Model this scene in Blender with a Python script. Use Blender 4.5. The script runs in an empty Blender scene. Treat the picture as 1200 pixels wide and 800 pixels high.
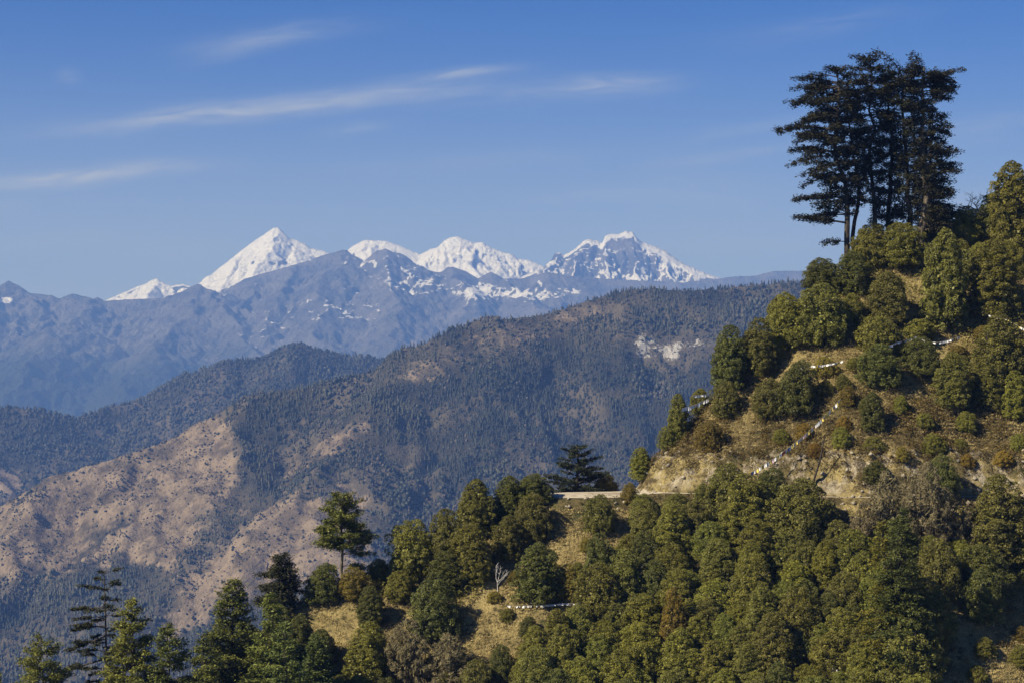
import bpy, math, random
import numpy as np
from mathutils import Vector

scene = bpy.context.scene
# ------------------------------------------------------------------ camera
F = 2333.3                      # focal length in photo pixels (1200 wide)
PITCH = math.atan(30 / F)       # the horizon lies 30 px under the picture centre
cam_d = bpy.data.cameras.new('camera')
cam_d.lens = 70; cam_d.sensor_width = 36
cam_d.clip_start = 1; cam_d.clip_end = 90000
cam = bpy.data.objects.new('camera', cam_d)
scene.collection.objects.link(cam)
cam.rotation_euler = (math.pi / 2 + PITCH, 0, 0)
scene.camera = cam

# ------------------------------------------------------------------ light
SUN_DIR = Vector((-0.78, -0.46, 0.70)).normalized()      # towards the sun
SUN_EL = math.asin(SUN_DIR.z)
SUN_AZ = math.atan2(SUN_DIR.x, SUN_DIR.y)
sun_d = bpy.data.lights.new('sun', 'SUN')
sun_d.energy = 5.0; sun_d.angle = math.radians(0.5); sun_d.color = (1.0, 0.91, 0.74)
sun = bpy.data.objects.new('sun', sun_d)
scene.collection.objects.link(sun)
sun.rotation_euler = SUN_DIR.to_track_quat('Z', 'Y').to_euler()

world = bpy.data.worlds.new('World'); scene.world = world
world.use_nodes = True
wt = world.node_tree; wn = wt.nodes; wl = wt.links
wn.clear()
def wnode(t, **kw):
    n = wn.new(t)
    for k, v in kw.items(): setattr(n, k, v)
    return n
def wmath(op, a, b=None, c=None, clamp=False):
    n = wnode('ShaderNodeMath', operation=op, use_clamp=clamp)
    for i, v in enumerate((a, b, c)):
        if v is None: continue
        if isinstance(v, (int, float)): n.inputs[i].default_value = v
        else: wl.new(v, n.inputs[i])
    return n.outputs[0]
sky = wnode('ShaderNodeTexSky', sky_type='NISHITA')
sky.sun_disc = False
sky.sun_elevation = SUN_EL; sky.sun_rotation = SUN_AZ
sky.altitude = 3100; sky.air_density = 1.0; sky.dust_density = 0.2; sky.ozone_density = 2.5
hsv = wnode('ShaderNodeHueSaturation')
hsv.inputs['Hue'].default_value = 0.512
hsv.inputs['Saturation'].default_value = 1.2
hsv.inputs['Value'].default_value = 1.0
tint = wnode('ShaderNodeMixRGB', blend_type='MULTIPLY'); tint.inputs[0].default_value = 1; tint.inputs[2].default_value = (0.06, 0.60, 1.10, 1)
wl.new(sky.outputs[0], tint.inputs[1]); wl.new(tint.outputs[0], hsv.inputs['Color'])
# thin cirrus, laid out on the sphere of directions (tangent plane to the north)
tc = wnode('ShaderNodeTexCoord')
sx = wnode('ShaderNodeSeparateXYZ'); wl.new(tc.outputs['Generated'], sx.inputs[0])
dx, dy, dz = sx.outputs
inv = wmath('DIVIDE', 1.0, wmath('MAXIMUM', dy, 0.05))
U = wmath('MULTIPLY', dx, inv); V = wmath('MULTIPLY', dz, inv)
def streak(cx, cy, hl, hw, ang, amt, seed):
    """one cirrus streak: centre (pixels of bearing/height), half length, half width, tilt"""
    u0, v0 = (cx - 600) / F, (430 - cy) / F
    ca, sa = math.cos(ang), math.sin(ang)
    a = wmath('SUBTRACT', U, u0); b = wmath('SUBTRACT', V, v0)
    p = wmath('ADD', wmath('MULTIPLY', a, ca), wmath('MULTIPLY', b, sa))
    q = wmath('SUBTRACT', wmath('MULTIPLY', b, ca), wmath('MULTIPLY', a, sa))
    cv = wnode('ShaderNodeCombineXYZ')
    wl.new(wmath('MULTIPLY', p, F / 90.0), cv.inputs[0]); wl.new(wmath('MULTIPLY', q, F / 14.0), cv.inputs[1])
    cv.inputs[2].default_value = seed
    nz = wnode('ShaderNodeTexNoise'); nz.inputs['Scale'].default_value = 1.0
    nz.inputs['Detail'].default_value = 8; nz.inputs['Roughness'].default_value = 0.62; nz.inputs['Distortion'].default_value = 0.9
    wl.new(cv.outputs[0], nz.inputs['Vector'])
    cv2 = wnode('ShaderNodeCombineXYZ')
    wl.new(wmath('MULTIPLY', p, F / 160.0), cv2.inputs[0]); cv2.inputs[2].default_value = seed + 9
    nw = wnode('ShaderNodeTexNoise'); nw.inputs['Scale'].default_value = 1.0
    wl.new(cv2.outputs[0], nw.inputs['Vector'])
    warp = wmath('MULTIPLY', wmath('SUBTRACT', nw.outputs['Fac'], 0.5), 1.6 * hw / F)
    q2 = wmath('ADD', q, warp)
    e = wmath('ADD', wmath('POWER', wmath('ABSOLUTE', wmath('MULTIPLY', p, F / hl)), 2.0),
              wmath('POWER', wmath('ABSOLUTE', wmath('MULTIPLY', q2, F / (hw * 1.25))), 2.0))
    m = wmath('POWER', 2.718, wmath('MULTIPLY', e, -1.6))
    n2 = wmath('MULTIPLY', wmath('SUBTRACT', nz.outputs['Fac'], 0.24), 2.1, clamp=True)
    return wmath('MULTIPLY', wmath('MULTIPLY', m, n2), amt)
T8 = math.radians
streaks = [
    (250, 133, 200, 11, T8(6), 0.62, 1.3), (430, 113, 170, 12, T8(6), 0.40, 2.1), (535, 86, 80, 6, T8(6), 0.45, 3.7),
    (95, 207, 150, 9, T8(5), 0.85, 4.2), (320, 42, 110, 12, T8(7), 0.30, 5.9), (270, 62, 60, 9, T8(12), 0.16, 6.3),
    (715, 97, 85, 11, T8(3), 0.46, 7.7), (610, 112, 150, 14, T8(2), 0.14, 8.4), (415, 150, 50, 7, T8(6), 0.20, 9.1),
    (850, 182, 120, 9, T8(8), 0.20, 10.2), (700, 228, 90, 8, T8(3), 0.20, 11.8), (190, 300, 130, 18, T8(3), 0.22, 12.5),
    (1150, 150, 90, 16, T8(5), 0.20, 13.1), (960, 30, 140, 14, T8(8), 0.12, 14.3), (820, 225, 90, 22, T8(0), 0.14, 15.9),
    (80, 88, 16, 8, T8(0), 0.20, 16.2), (10, 243, 30, 8, T8(0), 0.2, 17.0), (840, 285, 160, 18, T8(0), 0.2, 18.6),
    (60, 285, 130, 12, T8(2), 0.25, 19.4), (1140, 235, 80, 14, T8(8), 0.3, 20.7), (560, 190, 200, 12, T8(4), 0.12, 21.3), (880, 150, 100, 8, T8(10), 0.16, 22.9)]
acc = None
for s_ in streaks:
    o_ = streak(*s_)
    acc = o_ if acc is None else wmath('ADD', acc, o_)
acc = wmath('MINIMUM', wmath('MULTIPLY', acc, 1.6), 0.8)
mixc = wnode('ShaderNodeMixRGB'); mixc.blend_type = 'MIX'
wl.new(acc, mixc.inputs[0]); wl.new(hsv.outputs[0], mixc.inputs[1])
mixc.inputs[2].default_value = (6.2, 6.6, 7.2, 1)
elev = wmath('ARCSINE', dz)
milk = wmath('MULTIPLY', wmath('POWER', 2.718, wmath('MULTIPLY', wmath('MULTIPLY', elev, elev), -85.0)), 0.80, clamp=True)
mixh = wnode('ShaderNodeMixRGB'); wl.new(milk, mixh.inputs[0]); wl.new(mixc.outputs[0], mixh.inputs[1]); mixh.inputs[2].default_value = (7.6, 7.6, 7.6, 1)
bg = wnode('ShaderNodeBackground'); bg.inputs[1].default_value = 0.050   # daylight sky, within 0.05 to 0.15
wl.new(mixh.outputs[0], bg.inputs[0])
wo = wnode('ShaderNodeOutputWorld'); wl.new(bg.outputs[0], wo.inputs[0])

scene.view_settings.view_transform = 'Standard'
scene.view_settings.look = 'None'
scene.view_settings.gamma = 1.0
scene.view_settings.use_curve_mapping = False
scene.view_settings.exposure = 0.74
HAZE_DENSITY = 6.5e-5
HAZE_COLOR = (0.19, 0.385, 1.0, 1)

# ------------------------------------------------------------------ helpers
rng = np.random.default_rng(11)
random.seed(5)
col = scene.collection
CP, SP = math.cos(PITCH), math.sin(PITCH)
def ray(px, py):
    u, v = (px - 600) / F, (400 - py) / F
    return np.array([u, CP - v * SP, SP + v * CP])
def at(px, py, Y):
    d = ray(px, py); return d * (Y / d[1])
def tag(o, label=None, cat=None, group=None, kind=None):
    if label: o['label'] = label
    if cat: o['category'] = cat
    if group: o['group'] = group
    if kind: o['kind'] = kind
    return o
def empty(name, loc, rz=0.0):
    o = bpy.data.objects.new(name, None); col.objects.link(o)
    o.location = loc; o.rotation_euler = (0, 0, rz); o.empty_display_size = 0.3
    return o
def mesh_np(name, verts, faces, mat=None, smooth=False):
    """faces: (n,3) or (n,4) int array, or a list of such arrays"""
    if not isinstance(faces, list): faces = [faces]
    me = bpy.data.meshes.new(name)
    verts = np.asarray(verts, dtype=np.float32)
    me.vertices.add(len(verts)); me.vertices.foreach_set('co', verts.ravel())
    faces = [np.asarray(f, dtype=np.int32) for f in faces if len(f)]
    tot = np.concatenate([np.full(len(f), f.shape[1], dtype=np.int32) for f in faces])
    start = np.concatenate([[0], np.cumsum(tot)[:-1]]).astype(np.int32)
    idx = np.concatenate([f.ravel() for f in faces])
    me.loops.add(len(idx)); me.loops.foreach_set('vertex_index', idx)
    me.polygons.add(len(tot)); me.polygons.foreach_set('loop_start', start); me.polygons.foreach_set('loop_total', tot)
    if smooth: me.polygons.foreach_set('use_smooth', np.ones(len(tot), dtype=bool))
    me.update(calc_edges=True)
    if mat: me.materials.append(mat)
    return me
def link(name, me, parent=None, loc=None):
    o = bpy.data.objects.new(name, me); col.objects.link(o)
    if parent: o.parent = parent
    if loc is not None: o.location = loc
    return o
def attr(me, name, vals):
    a = me.attributes.new(name, 'FLOAT', 'POINT'); a.data.foreach_set('value', np.asarray(vals, dtype=np.float32).ravel())

# numpy gradient noise
_P = np.random.default_rng(3).permutation(512).astype(np.int64)
_G = np.random.default_rng(4).uniform(0, 2 * np.pi, 512)
_GX, _GY = np.cos(_G), np.sin(_G)
def noise(x, y, seed=0):
    x = np.asarray(x, dtype=np.float64); y = np.asarray(y, dtype=np.float64)
    xi = np.floor(x).astype(np.int64); yi = np.floor(y).astype(np.int64)
    xf, yf = x - xi, y - yi
    u = xf * xf * xf * (xf * (xf * 6 - 15) + 10); v = yf * yf * yf * (yf * (yf * 6 - 15) + 10)
    def g(ix, iy, fx, fy):
        h = _P[(_P[(ix + seed * 37) & 511] + iy) & 511]
        return _GX[h] * fx + _GY[h] * fy
    a = g(xi, yi, xf, yf); b = g(xi + 1, yi, xf - 1, yf)
    c = g(xi, yi + 1, xf, yf - 1); d = g(xi + 1, yi + 1, xf - 1, yf - 1)
    return ((a + u * (b - a)) * (1 - v) + (c + u * (d - c)) * v) * 1.5
def fbm(x, y, oct=4, seed=0, gain=0.5):
    s = 0; a = 1.0
    for i in range(oct):
        s = s + a * noise(x, y, seed + i); x = x * 2.03 + 11.3; y = y * 2.03 + 5.7; a *= gain
    return s
def ridged(x, y, oct=4, seed=0, gain=0.5):
    s = 0; a = 1.0
    for i in range(oct):
        s = s + a * (1 - 2 * np.abs(noise(x, y, seed + i))); x = x * 2.05 + 3.3; y = y * 2.05 + 8.1; a *= gain
    return s / 1.9
def sstep(a, b, x):
    t = np.clip((x - a) / (b - a), 0, 1); return t * t * (3 - 2 * t)

# material builder
class M:
    def __init__(s, name):
        s.m = bpy.data.materials.new(name); s.m.use_nodes = True
        s.t = s.m.node_tree; s.n = s.t.nodes; s.l = s.t.links
        s.b = s.n['Principled BSDF']; s.b.inputs['Specular IOR Level'].default_value = 0.2
        s.b.inputs['Roughness'].default_value = 0.85
    def node(s, t, **kw):
        n = s.n.new(t)
        for k, v in kw.items(): setattr(n, k, v)
        return n
    def setin(s, sock, v):
        if isinstance(v, (int, float)): sock.default_value = v
        elif isinstance(v, tuple): sock.default_value = v if len(v) == 4 or sock.type == 'VECTOR' else v + (1,)
        else: s.l.new(v, sock)
    def math(s, op, a, b=None, clamp=False):
        n = s.node('ShaderNodeMath', operation=op, use_clamp=clamp)
        s.setin(n.inputs[0], a)
        if b is not None: s.setin(n.inputs[1], b)
        return n.outputs[0]
    def pos(s): return s.node('ShaderNodeNewGeometry').outputs['Position']
    def nz(s): 
        x = s.node('ShaderNodeSeparateXYZ'); s.l.new(s.node('ShaderNodeNewGeometry').outputs['Normal'], x.inputs[0]); return x.outputs[2]
    def noise(s, scale, detail=4, stretch=(1, 1, 1), rough=0.55, dist=0.0):
        mp = s.node('ShaderNodeMapping'); mp.inputs['Scale'].default_value = stretch
        s.l.new(s.pos(), mp.inputs[0])
        n = s.node('ShaderNodeTexNoise'); n.inputs['Scale'].default_value = scale; n.inputs['Detail'].default_value = detail
        n.inputs['Roughness'].default_value = rough; n.inputs['Distortion'].default_value = dist
        s.l.new(mp.outputs[0], n.inputs['Vector']); return n.outputs['Fac']
    def ramp(s, fac, lo, hi):
        n = s.node('ShaderNodeMapRange'); n.inputs['From Min'].default_value = lo; n.inputs['From Max'].default_value = hi
        n.interpolation_type = 'SMOOTHSTEP'; s.l.new(fac, n.inputs[0]); return n.outputs[0]
    def mix(s, fac, a, b, mode='MIX'):
        n = s.node('ShaderNodeMixRGB', blend_type=mode)
        s.setin(n.inputs[0], fac); s.setin(n.inputs[1], a); s.setin(n.inputs[2], b); return n.outputs[0]
    def attr(s, name): return s.node('ShaderNodeAttribute', attribute_name=name).outputs['Fac']
    def bump(s, h, strength, dist):
        n = s.node('ShaderNodeBump'); n.inputs['Strength'].default_value = strength; n.inputs['Distance'].default_value = dist
        s.l.new(h, n.inputs['Height']); s.l.new(n.outputs[0], s.b.inputs['Normal'])
    def base(s, c): s.setin(s.b.inputs['Base Color'], c); return s.m

def mat_hill():
    m = M('hillside_ground')
    n1 = m.noise(0.22, 6); n2 = m.noise(1.1, 6, rough=0.65); n3 = m.noise(5.0, 4, rough=0.7); n4 = m.noise(0.09, 4)
    straw = m.mix(m.ramp(n3, 0.3, 0.7), (0.25, 0.19, 0.07), (0.47, 0.375, 0.165))
    brown = m.mix(m.ramp(n3, 0.35, 0.7), (0.055, 0.041, 0.018), (0.145, 0.108, 0.044))
    green = m.mix(n3, (0.03, 0.036, 0.012), (0.085, 0.085, 0.026))
    c = m.mix(m.ramp(m.math('ADD', m.math('MULTIPLY', n1, 0.6), m.math('MULTIPLY', n2, 0.4)), 0.42, 0.54), brown, straw)
    c = m.mix(m.ramp(n4, 0.46, 0.62), c, m.mix(m.ramp(n2, 0.4, 0.6), green, brown))
    dry = m.attr('dry'); c = m.mix(m.math('MULTIPLY', dry, m.ramp(n2, 0.36, 0.52), clamp=True), c, brown)
    gr = m.attr('grassy'); c = m.mix(m.math('MULTIPLY', gr, m.ramp(n2, 0.36, 0.56), clamp=True), c, straw)
    rockc = m.mix(m.ramp(n2, 0.35, 0.65), (0.16, 0.125, 0.08), (0.50, 0.43, 0.30))
    rockc = m.mix(m.ramp(m.noise(2.0, 6, (1, 1, 0.25)), 0.52, 0.7), rockc, (0.12, 0.085, 0.045))
    rk = m.math('MULTIPLY', m.attr('rock'), m.ramp(m.noise(0.42, 6, (1, 1, 0.6), rough=0.7), 0.48, 0.56), clamp=True)
    c = m.mix(rk, c, rockc)
    m.bump(n3, 0.9, 0.5)
    return m.base(c)
def mat_road():
    m = M('dusty_road')
    c = m.mix(m.ramp(m.noise(0.8, 5, (1, 2, 1)), 0.35, 0.65), (0.33, 0.28, 0.20), (0.48, 0.42, 0.31))
    return m.base(m.mix(m.ramp(m.noise(0.35, 5, (0.4, 2, 1)), 0.55, 0.68), c, (0.26, 0.21, 0.14)))
def mat_leaf(name, dark, light, spread=0.5, rough=0.5, tint=(1, 1, 1), trans=0.12, stands=0):
    m = M(name)
    g = m.node('ShaderNodeNewGeometry'); oi = m.node('ShaderNodeObjectInfo')
    c = m.mix(m.math('ADD', m.math('MULTIPLY', g.outputs['Random Per Island'], 0.6), m.math('MULTIPLY', m.attr('tone'), 0.4)), dark, light)
    if stands:      # stands of different kinds of tree
        c = m.mix(m.ramp(m.noise(stands, 4, rough=0.6), 0.42, 0.58), c, m.mix(0.5, dark, (0.008, 0.012, 0.008)))
    c = m.mix(1.0, c, oi.outputs['Color'], 'MULTIPLY')
    h = m.node('ShaderNodeHueSaturation')
    m.l.new(m.math('ADD', m.math('MULTIPLY', oi.outputs['Random'], 0.02), 0.492), h.inputs['Hue'])
    m.l.new(m.math('ADD', m.math('MULTIPLY', oi.outputs['Random'], 0.35), 0.85), h.inputs['Value'])
    m.l.new(c, h.inputs['Color'])
    m.b.inputs['Roughness'].default_value = rough
    m.b.inputs['Specular IOR Level'].default_value = 0.25
    m.base(h.outputs[0])
    if trans:
        tr = m.node('ShaderNodeBsdfTranslucent'); m.l.new(h.outputs[0], tr.inputs[0])
        mx = m.node('ShaderNodeMixShader'); mx.inputs[0].default_value = trans
        m.l.new(m.b.outputs[0], mx.inputs[1]); m.l.new(tr.outputs[0], mx.inputs[2])
        m.l.new(mx.outputs[0], m.n['Material Output'].inputs['Surface'])
    return m.m
def mat_bark(name, a, b):
    m = M(name)
    n = m.noise(3.0, 5, (1, 1, 0.2))
    m.bump(n, 0.7, 0.1)
    return m.base(m.mix(m.ramp(n, 0.35, 0.65), a, b))
def mat_plain(name, c, rough=0.8):
    m = M(name); m.b.inputs['Roughness'].default_value = rough
    n = m.noise(2.5, 3)
    return m.base(m.mix(m.ramp(n, 0.3, 0.7), tuple(x * 0.8 for x in c), c))
MAT = dict(
    hill=mat_hill(), road=mat_road(),
    rhodo=mat_leaf('rhododendron_leaves', (0.038, 0.041, 0.012), (0.265, 0.25, 0.062), trans=0.2),
    conifer=mat_leaf('dark_needles', (0.011, 0.012, 0.005), (0.046, 0.044, 0.017), trans=0.05, rough=0.7),
    pine=mat_leaf('pine_needles', (0.045, 0.055, 0.014), (0.20, 0.20, 0.05), trans=0.12, rough=0.6),
    scrub=mat_leaf('dry_scrub_leaves', (0.022, 0.018, 0.008), (0.165, 0.115, 0.045), trans=0.1, rough=0.8),
    twig=mat_leaf('bare_twigs', (0.06, 0.048, 0.022), (0.24, 0.20, 0.10), trans=0.0, rough=0.8),
    grass=mat_leaf('straw_grass', (0.14, 0.10, 0.035), (0.48, 0.37, 0.165), trans=0.2, rough=0.8),
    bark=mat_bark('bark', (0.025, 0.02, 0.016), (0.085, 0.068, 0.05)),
    pale_bark=mat_bark('pale_dead_wood', (0.38, 0.36, 0.33), (0.65, 0.62, 0.58)),
    lit_bark=mat_bark('grey_brown_bark', (0.06, 0.05, 0.035), (0.20, 0.165, 0.12)),  # bark tone between the dark bark and the pale dead wood
)

# ------------------------------------------------------------------ foreground hill
CREST = [(-400, 1010, 262), (-200, 950, 264), (0, 895, 266), (100, 862, 268), (150, 842, 270), (200, 815, 272), (240, 790, 274), (300, 742, 278), (340, 712, 281), (370, 695, 284),
         (400, 684, 286), (430, 678, 287), (450, 676, 288), (480, 668, 290), (520, 648, 292), (560, 622, 294), (600, 601, 296), (635, 580, 298),
         (655, 572, 299), (725, 571, 300), (745, 566, 301), (752, 560, 302), (770, 540, 304), (790, 520, 306), (815, 492, 309), (840, 462, 312), (870, 432, 315),
         (900, 402, 319), (930, 368, 323), (960, 338, 327), (1000, 312, 332), (1050, 293, 338), (1100, 275, 343), (1150, 255, 347),
         (1200, 222, 350), (1260, 190, 354), (1400, 120, 362), (1700, 20, 375)]
_c = np.array([at(*p) for p in CREST])
_xs = np.linspace(_c[0, 0], _c[-1, 0], 1200)
def _sm(v, k=15):
    p = np.pad(v, k, mode='edge'); return np.convolve(p, np.ones(2 * k + 1) / (2 * k + 1), 'valid')
_yc = _sm(np.interp(_xs, _c[:, 0], _c[:, 1])); _zc = _sm(np.interp(_xs, _c[:, 0], _c[:, 2]), 7)
def crest(x): return np.interp(x, _xs, _yc), np.interp(x, _xs, _zc)
SF, SB, WR = 0.80, 0.85, 3.5
ZB = np.array([-400, -21.6, -20.6, -17.4, -16.7, -14.6, -12.0, 400.])
ZT = np.array([-400, -21.6, -19.5, -18.6, -16.9, -13.6, -12.0, 400.])
def hill_zb(x, y):
    yc, zc = crest(x)
    d = yc - y
    s = np.where(d > 0, SF, SB)
    zb = zc - s * (np.sqrt(d * d + WR * WR) - WR)
    return zb
def hill_h(x, y):
    x = np.asarray(x, dtype=float); y = np.asarray(y, dtype=float)
    zb = hill_zb(x, y)
    flat = sstep(-23, -21, zb) * (1 - sstep(-15, -12.5, zb))
    big = 1.6 * fbm(x / 26, y / 26, 3, 1)
    zb2 = zb + big * (1 - flat) * sstep(0, 12, np.abs(crest(x)[0] - y) + 3) + 0.35 * noise(x / 9, y / 40, 9) * flat
    z = np.interp(zb2, ZB, ZT)
    onroad = sstep(-21.3, -20.3, zb2) * (1 - sstep(-17.5, -17.1, zb2))
    rough = 0.42 * fbm(x / 3.3, y / 3.3, 4, 5) + 0.25 * np.abs(noise(x / 1.2, y / 1.2, 8))
    cl = sstep(-17.4, -16.6, zb2) * (1 - sstep(-13.6, -12.0, zb2))
    return z + rough * (1 - 0.93 * onroad) + cl * (1.5 * (ridged(x / 4.0, y / 6.0, 4, 21, 0.6) - 0.5) + 0.4 * np.abs(noise(x / 0.9, z / 0.7, 23)))
def hit(px, py, ymin=170, ymax=380):
    """where the line of sight through a photo pixel meets the hill"""
    d = ray(px, py); Y = np.arange(ymin, ymax, 0.25)
    P = d[None, :] * (Y / d[1])[:, None]
    b = hill_h(P[:, 0], P[:, 1]) >= P[:, 2]
    if not b.any():      # over the crest: stand on it
        Pc = at(px, py, 300)
        for _ in range(6):
            yc = crest(Pc[0])[0]; Pc = at(px, py, float(yc))
        return np.array([Pc[0], Pc[1], float(hill_h(Pc[0], Pc[1]))])
    i = int(np.argmax(b)); return np.array([P[i, 0], P[i, 1], float(hill_h(P[i, 0], P[i, 1]))])
def project(p):
    x, y, z = p; yc = y * CP + z * SP; zc = -y * SP + z * CP
    return 600 + F * x / yc, 400 - F * zc / yc

def grid_mesh(name, X, Y, Z, mat):
    ny, nx = X.shape
    v = np.stack([X, Y, Z], -1).reshape(-1, 3)
    i = np.arange((ny - 1) * (nx - 1)); r = i // (nx - 1); c = i % (nx - 1); a = r * nx + c
    f = np.stack([a, a + 1, a + nx + 1, a + nx], -1)
    return mesh_np(name, v, f, mat, smooth=True)
gx = np.concatenate([np.arange(-150, -66, 3.0), np.arange(-66, 96, 0.42), np.arange(96, 190, 3.0)])
gy = np.concatenate([np.arange(40, 225, 4.0), np.arange(225, 372, 0.42), np.arange(372, 560, 4.0)])
X, Y = np.meshgrid(gx, gy); Z = hill_h(X, Y)
me = grid_mesh('hillside', X, Y, Z, MAT['hill'])
zb_ = hill_zb(X, Y)
attr(me, 'rock', sstep(-17.6, -16.8, zb_) * (1 - sstep(-14.2, -12.4, zb_)))
PXg = 600 + F * X / Y; PYg = 430 - F * Z / Y
def blob(cx, cy, rx, ry): return np.exp(-(((PXg - cx) / rx) ** 2 + ((PYg - cy) / ry) ** 2))
dry = np.clip(sstep(-14.5, -12, zb_) * (1 - sstep(-6, 0, zb_)), 0, 1) * 0.9
grassy = np.clip(blob(640, 660, 90, 60) + blob(1070, 330, 40, 40) + blob(930, 445, 40, 35) + blob(1160, 740, 60, 60) + blob(390, 720, 60, 30)
                 + blob(1110, 390, 60, 30) + blob(1030, 450, 60, 30) + blob(850, 480, 40, 20) + blob(570, 740, 50, 40), 0, 1)
attr(me, 'dry', dry); attr(me, 'grassy', grassy)
tag(link('hillside', me), kind='structure')

# road on the bench
rx = np.arange(5.6, 150, 0.5)
rows = []
for x in rx:
    yy = np.arange(240, 345, 0.2); zz = np.array(hill_zb(np.full_like(yy, x), yy)) + 0.35 * noise(x / 9, yy / 40, 9)
    ok = (zz > -20.5) & (zz < -17.5)
    ys = yy[ok]
    if len(ys) < 4: rows.append(None); continue
    y0 = ys[0]; y1 = ys[0]
    for q in ys:
        if q - y1 < 0.5: y1 = q
    rows.append((y0 + 0.3 + 2.8 * float(sstep(17, 22, x)), min(y1 - 0.2, y0 + 13)))
rv = []; rxs = []
for x, r in zip(rx, rows):
    if r: rxs.append(x); rv.append(r)
rv = np.array(rv); rv[:, 0] = _sm(rv[:, 0], 3); rv[:, 1] = _sm(rv[:, 1], 3)
k = np.linspace(0, 1, 9)
RX = np.repeat(np.array(rxs)[None, :], 9, 0); RY = rv[None, :, 0] + k[:, None] * (rv[None, :, 1] - rv[None, :, 0])
RZ = np.interp(hill_zb(RX, RY) + 0.35 * noise(RX / 9, RY / 40, 9), ZB, ZT) + 0.10
v = np.stack([RX, RY, RZ], -1).reshape(-1, 3); ny, nx = RX.shape
i = np.arange((ny - 1) * (nx - 1)); r = i // (nx - 1); c = i % (nx - 1); a = r * nx + c
tag(link('road', mesh_np('road', v, np.stack([a, a + 1, a + nx + 1, a + nx], -1), MAT['road'])), kind='structure')

# ------------------------------------------------------------------ distant terrain
def ridge_field(X, Y, lines):
    """highest of the cones that fall away from a set of 3D crest lines"""
    best = np.full(X.shape, -1e9); bd = np.zeros(X.shape)
    for pts, slope, back, pw in lines:
        P = pts if isinstance(pts, np.ndarray) else np.array([at(*p) for p in pts])
        for a, b in zip(P[:-1], P[1:]):
            ab = b[:2] - a[:2]; L2 = max(ab @ ab, 1e-6)
            t = np.clip(((X - a[0]) * ab[0] + (Y - a[1]) * ab[1]) / L2, 0, 1)
            ox = X - (a[0] + t * ab[0]); oy = Y - (a[1] + t * ab[1])
            d = np.sqrt(ox * ox + oy * oy)
            s = np.where(oy > 0, back, slope)
            z = a[2] + t * (b[2] - a[2]) - s * d ** pw * 100 ** (1 - pw)
            up = z > best
            best = np.where(up, z, best); bd = np.where(up, d, bd)
    return best, bd

def spur_lines(crest, step, length, drop, sub_len, slope, seed, drift=0.35):
    """buttresses that run down from a crest towards the viewer's side, with side ribs"""
    r = np.random.default_rng(seed); P = np.array([at(*p) for p in crest]); out = []
    L = np.concatenate([[0], np.cumsum(np.linalg.norm(np.diff(P[:, :2], axis=0), axis=1))]); u = r.uniform(0, step)
    while u < L[-1]:
        p = np.array([np.interp(u, L, P[:, i]) for i in range(3)]); p[2] -= 0.02 * length; a = -math.pi / 2 + r.uniform(-drift, drift); pts = [p.copy()]
        n = 6; l = length * r.uniform(0.6, 1.15)
        for i in range(n):
            a += r.uniform(-.28, .28); q = pts[-1] + np.array([math.cos(a), math.sin(a), -drop * r.uniform(0.75, 1.25)]) * l / n; pts.append(q)
            if i < n - 1:
                for sgn in (-1, 1):
                    if r.uniform() < 0.75:
                        b = a + sgn * r.uniform(0.6, 1.1); ll = sub_len * r.uniform(0.5, 1.1)
                        m_ = q + np.array([math.cos(b), math.sin(b), -drop * 1.15]) * ll * 0.5; b += r.uniform(-.4, .2) * sgn
                        out.append((np.array([q, m_, m_ + np.array([math.cos(b), math.sin(b), -drop * 1.3]) * ll * 0.5]), slope * 1.1, slope * 1.1, 1.0))
        out.append((np.array(pts), slope, slope, 1.0)); u += step * r.uniform(0.6, 1.4)
    return out
def mat_forest_ground():
    m = M('ridge_ground')
    n1 = m.noise(0.02, 6, rough=0.65); n2 = m.noise(0.006, 5)
    n5 = m.noise(0.075, 5, rough=0.75)
    tan = m.mix(m.ramp(n1, 0.36, 0.62), (0.105, 0.08, 0.052), (0.25, 0.19, 0.125))
    tan = m.mix(m.math('MULTIPLY', m.ramp(n5, 0.50, 0.66), 0.75), tan, (0.08, 0.062, 0.036))
    floor = m.mix(m.ramp(n2, 0.4, 0.65), (0.022, 0.022, 0.015), (0.10, 0.083, 0.055))
    t = m.ramp(m.math('ADD', m.attr('tan'), m.math('MULTIPLY', m.math('SUBTRACT', n1, 0.5), 1.5)), 0.34, 0.74)
    c = m.mix(t, floor, tan)
    rk = m.ramp(m.math('ADD', m.attr('cliff'), m.math('MULTIPLY', m.math('SUBTRACT', m.noise(0.06, 6, (1, 1, 0.22), 0.8), 0.5), 2.2)), 0.72, 0.90)
    c = m.mix(rk, c, (0.40, 0.38, 0.34))
    m.bump(m.math('ADD', n1, m.math('MULTIPLY', n5, 0.5)), 1.0, 16)
    return m.base(c)
MAT['ridge'] = mat_forest_ground()
MAT['far_tree'] = mat_leaf('ridge_trees', (0.022, 0.026, 0.016), (0.080, 0.074, 0.040), trans=0, stands=0.005)
MAT['far_bare'] = mat_leaf('ridge_bare_trees', (0.045, 0.038, 0.03), (0.12, 0.10, 0.075), trans=0)

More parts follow.
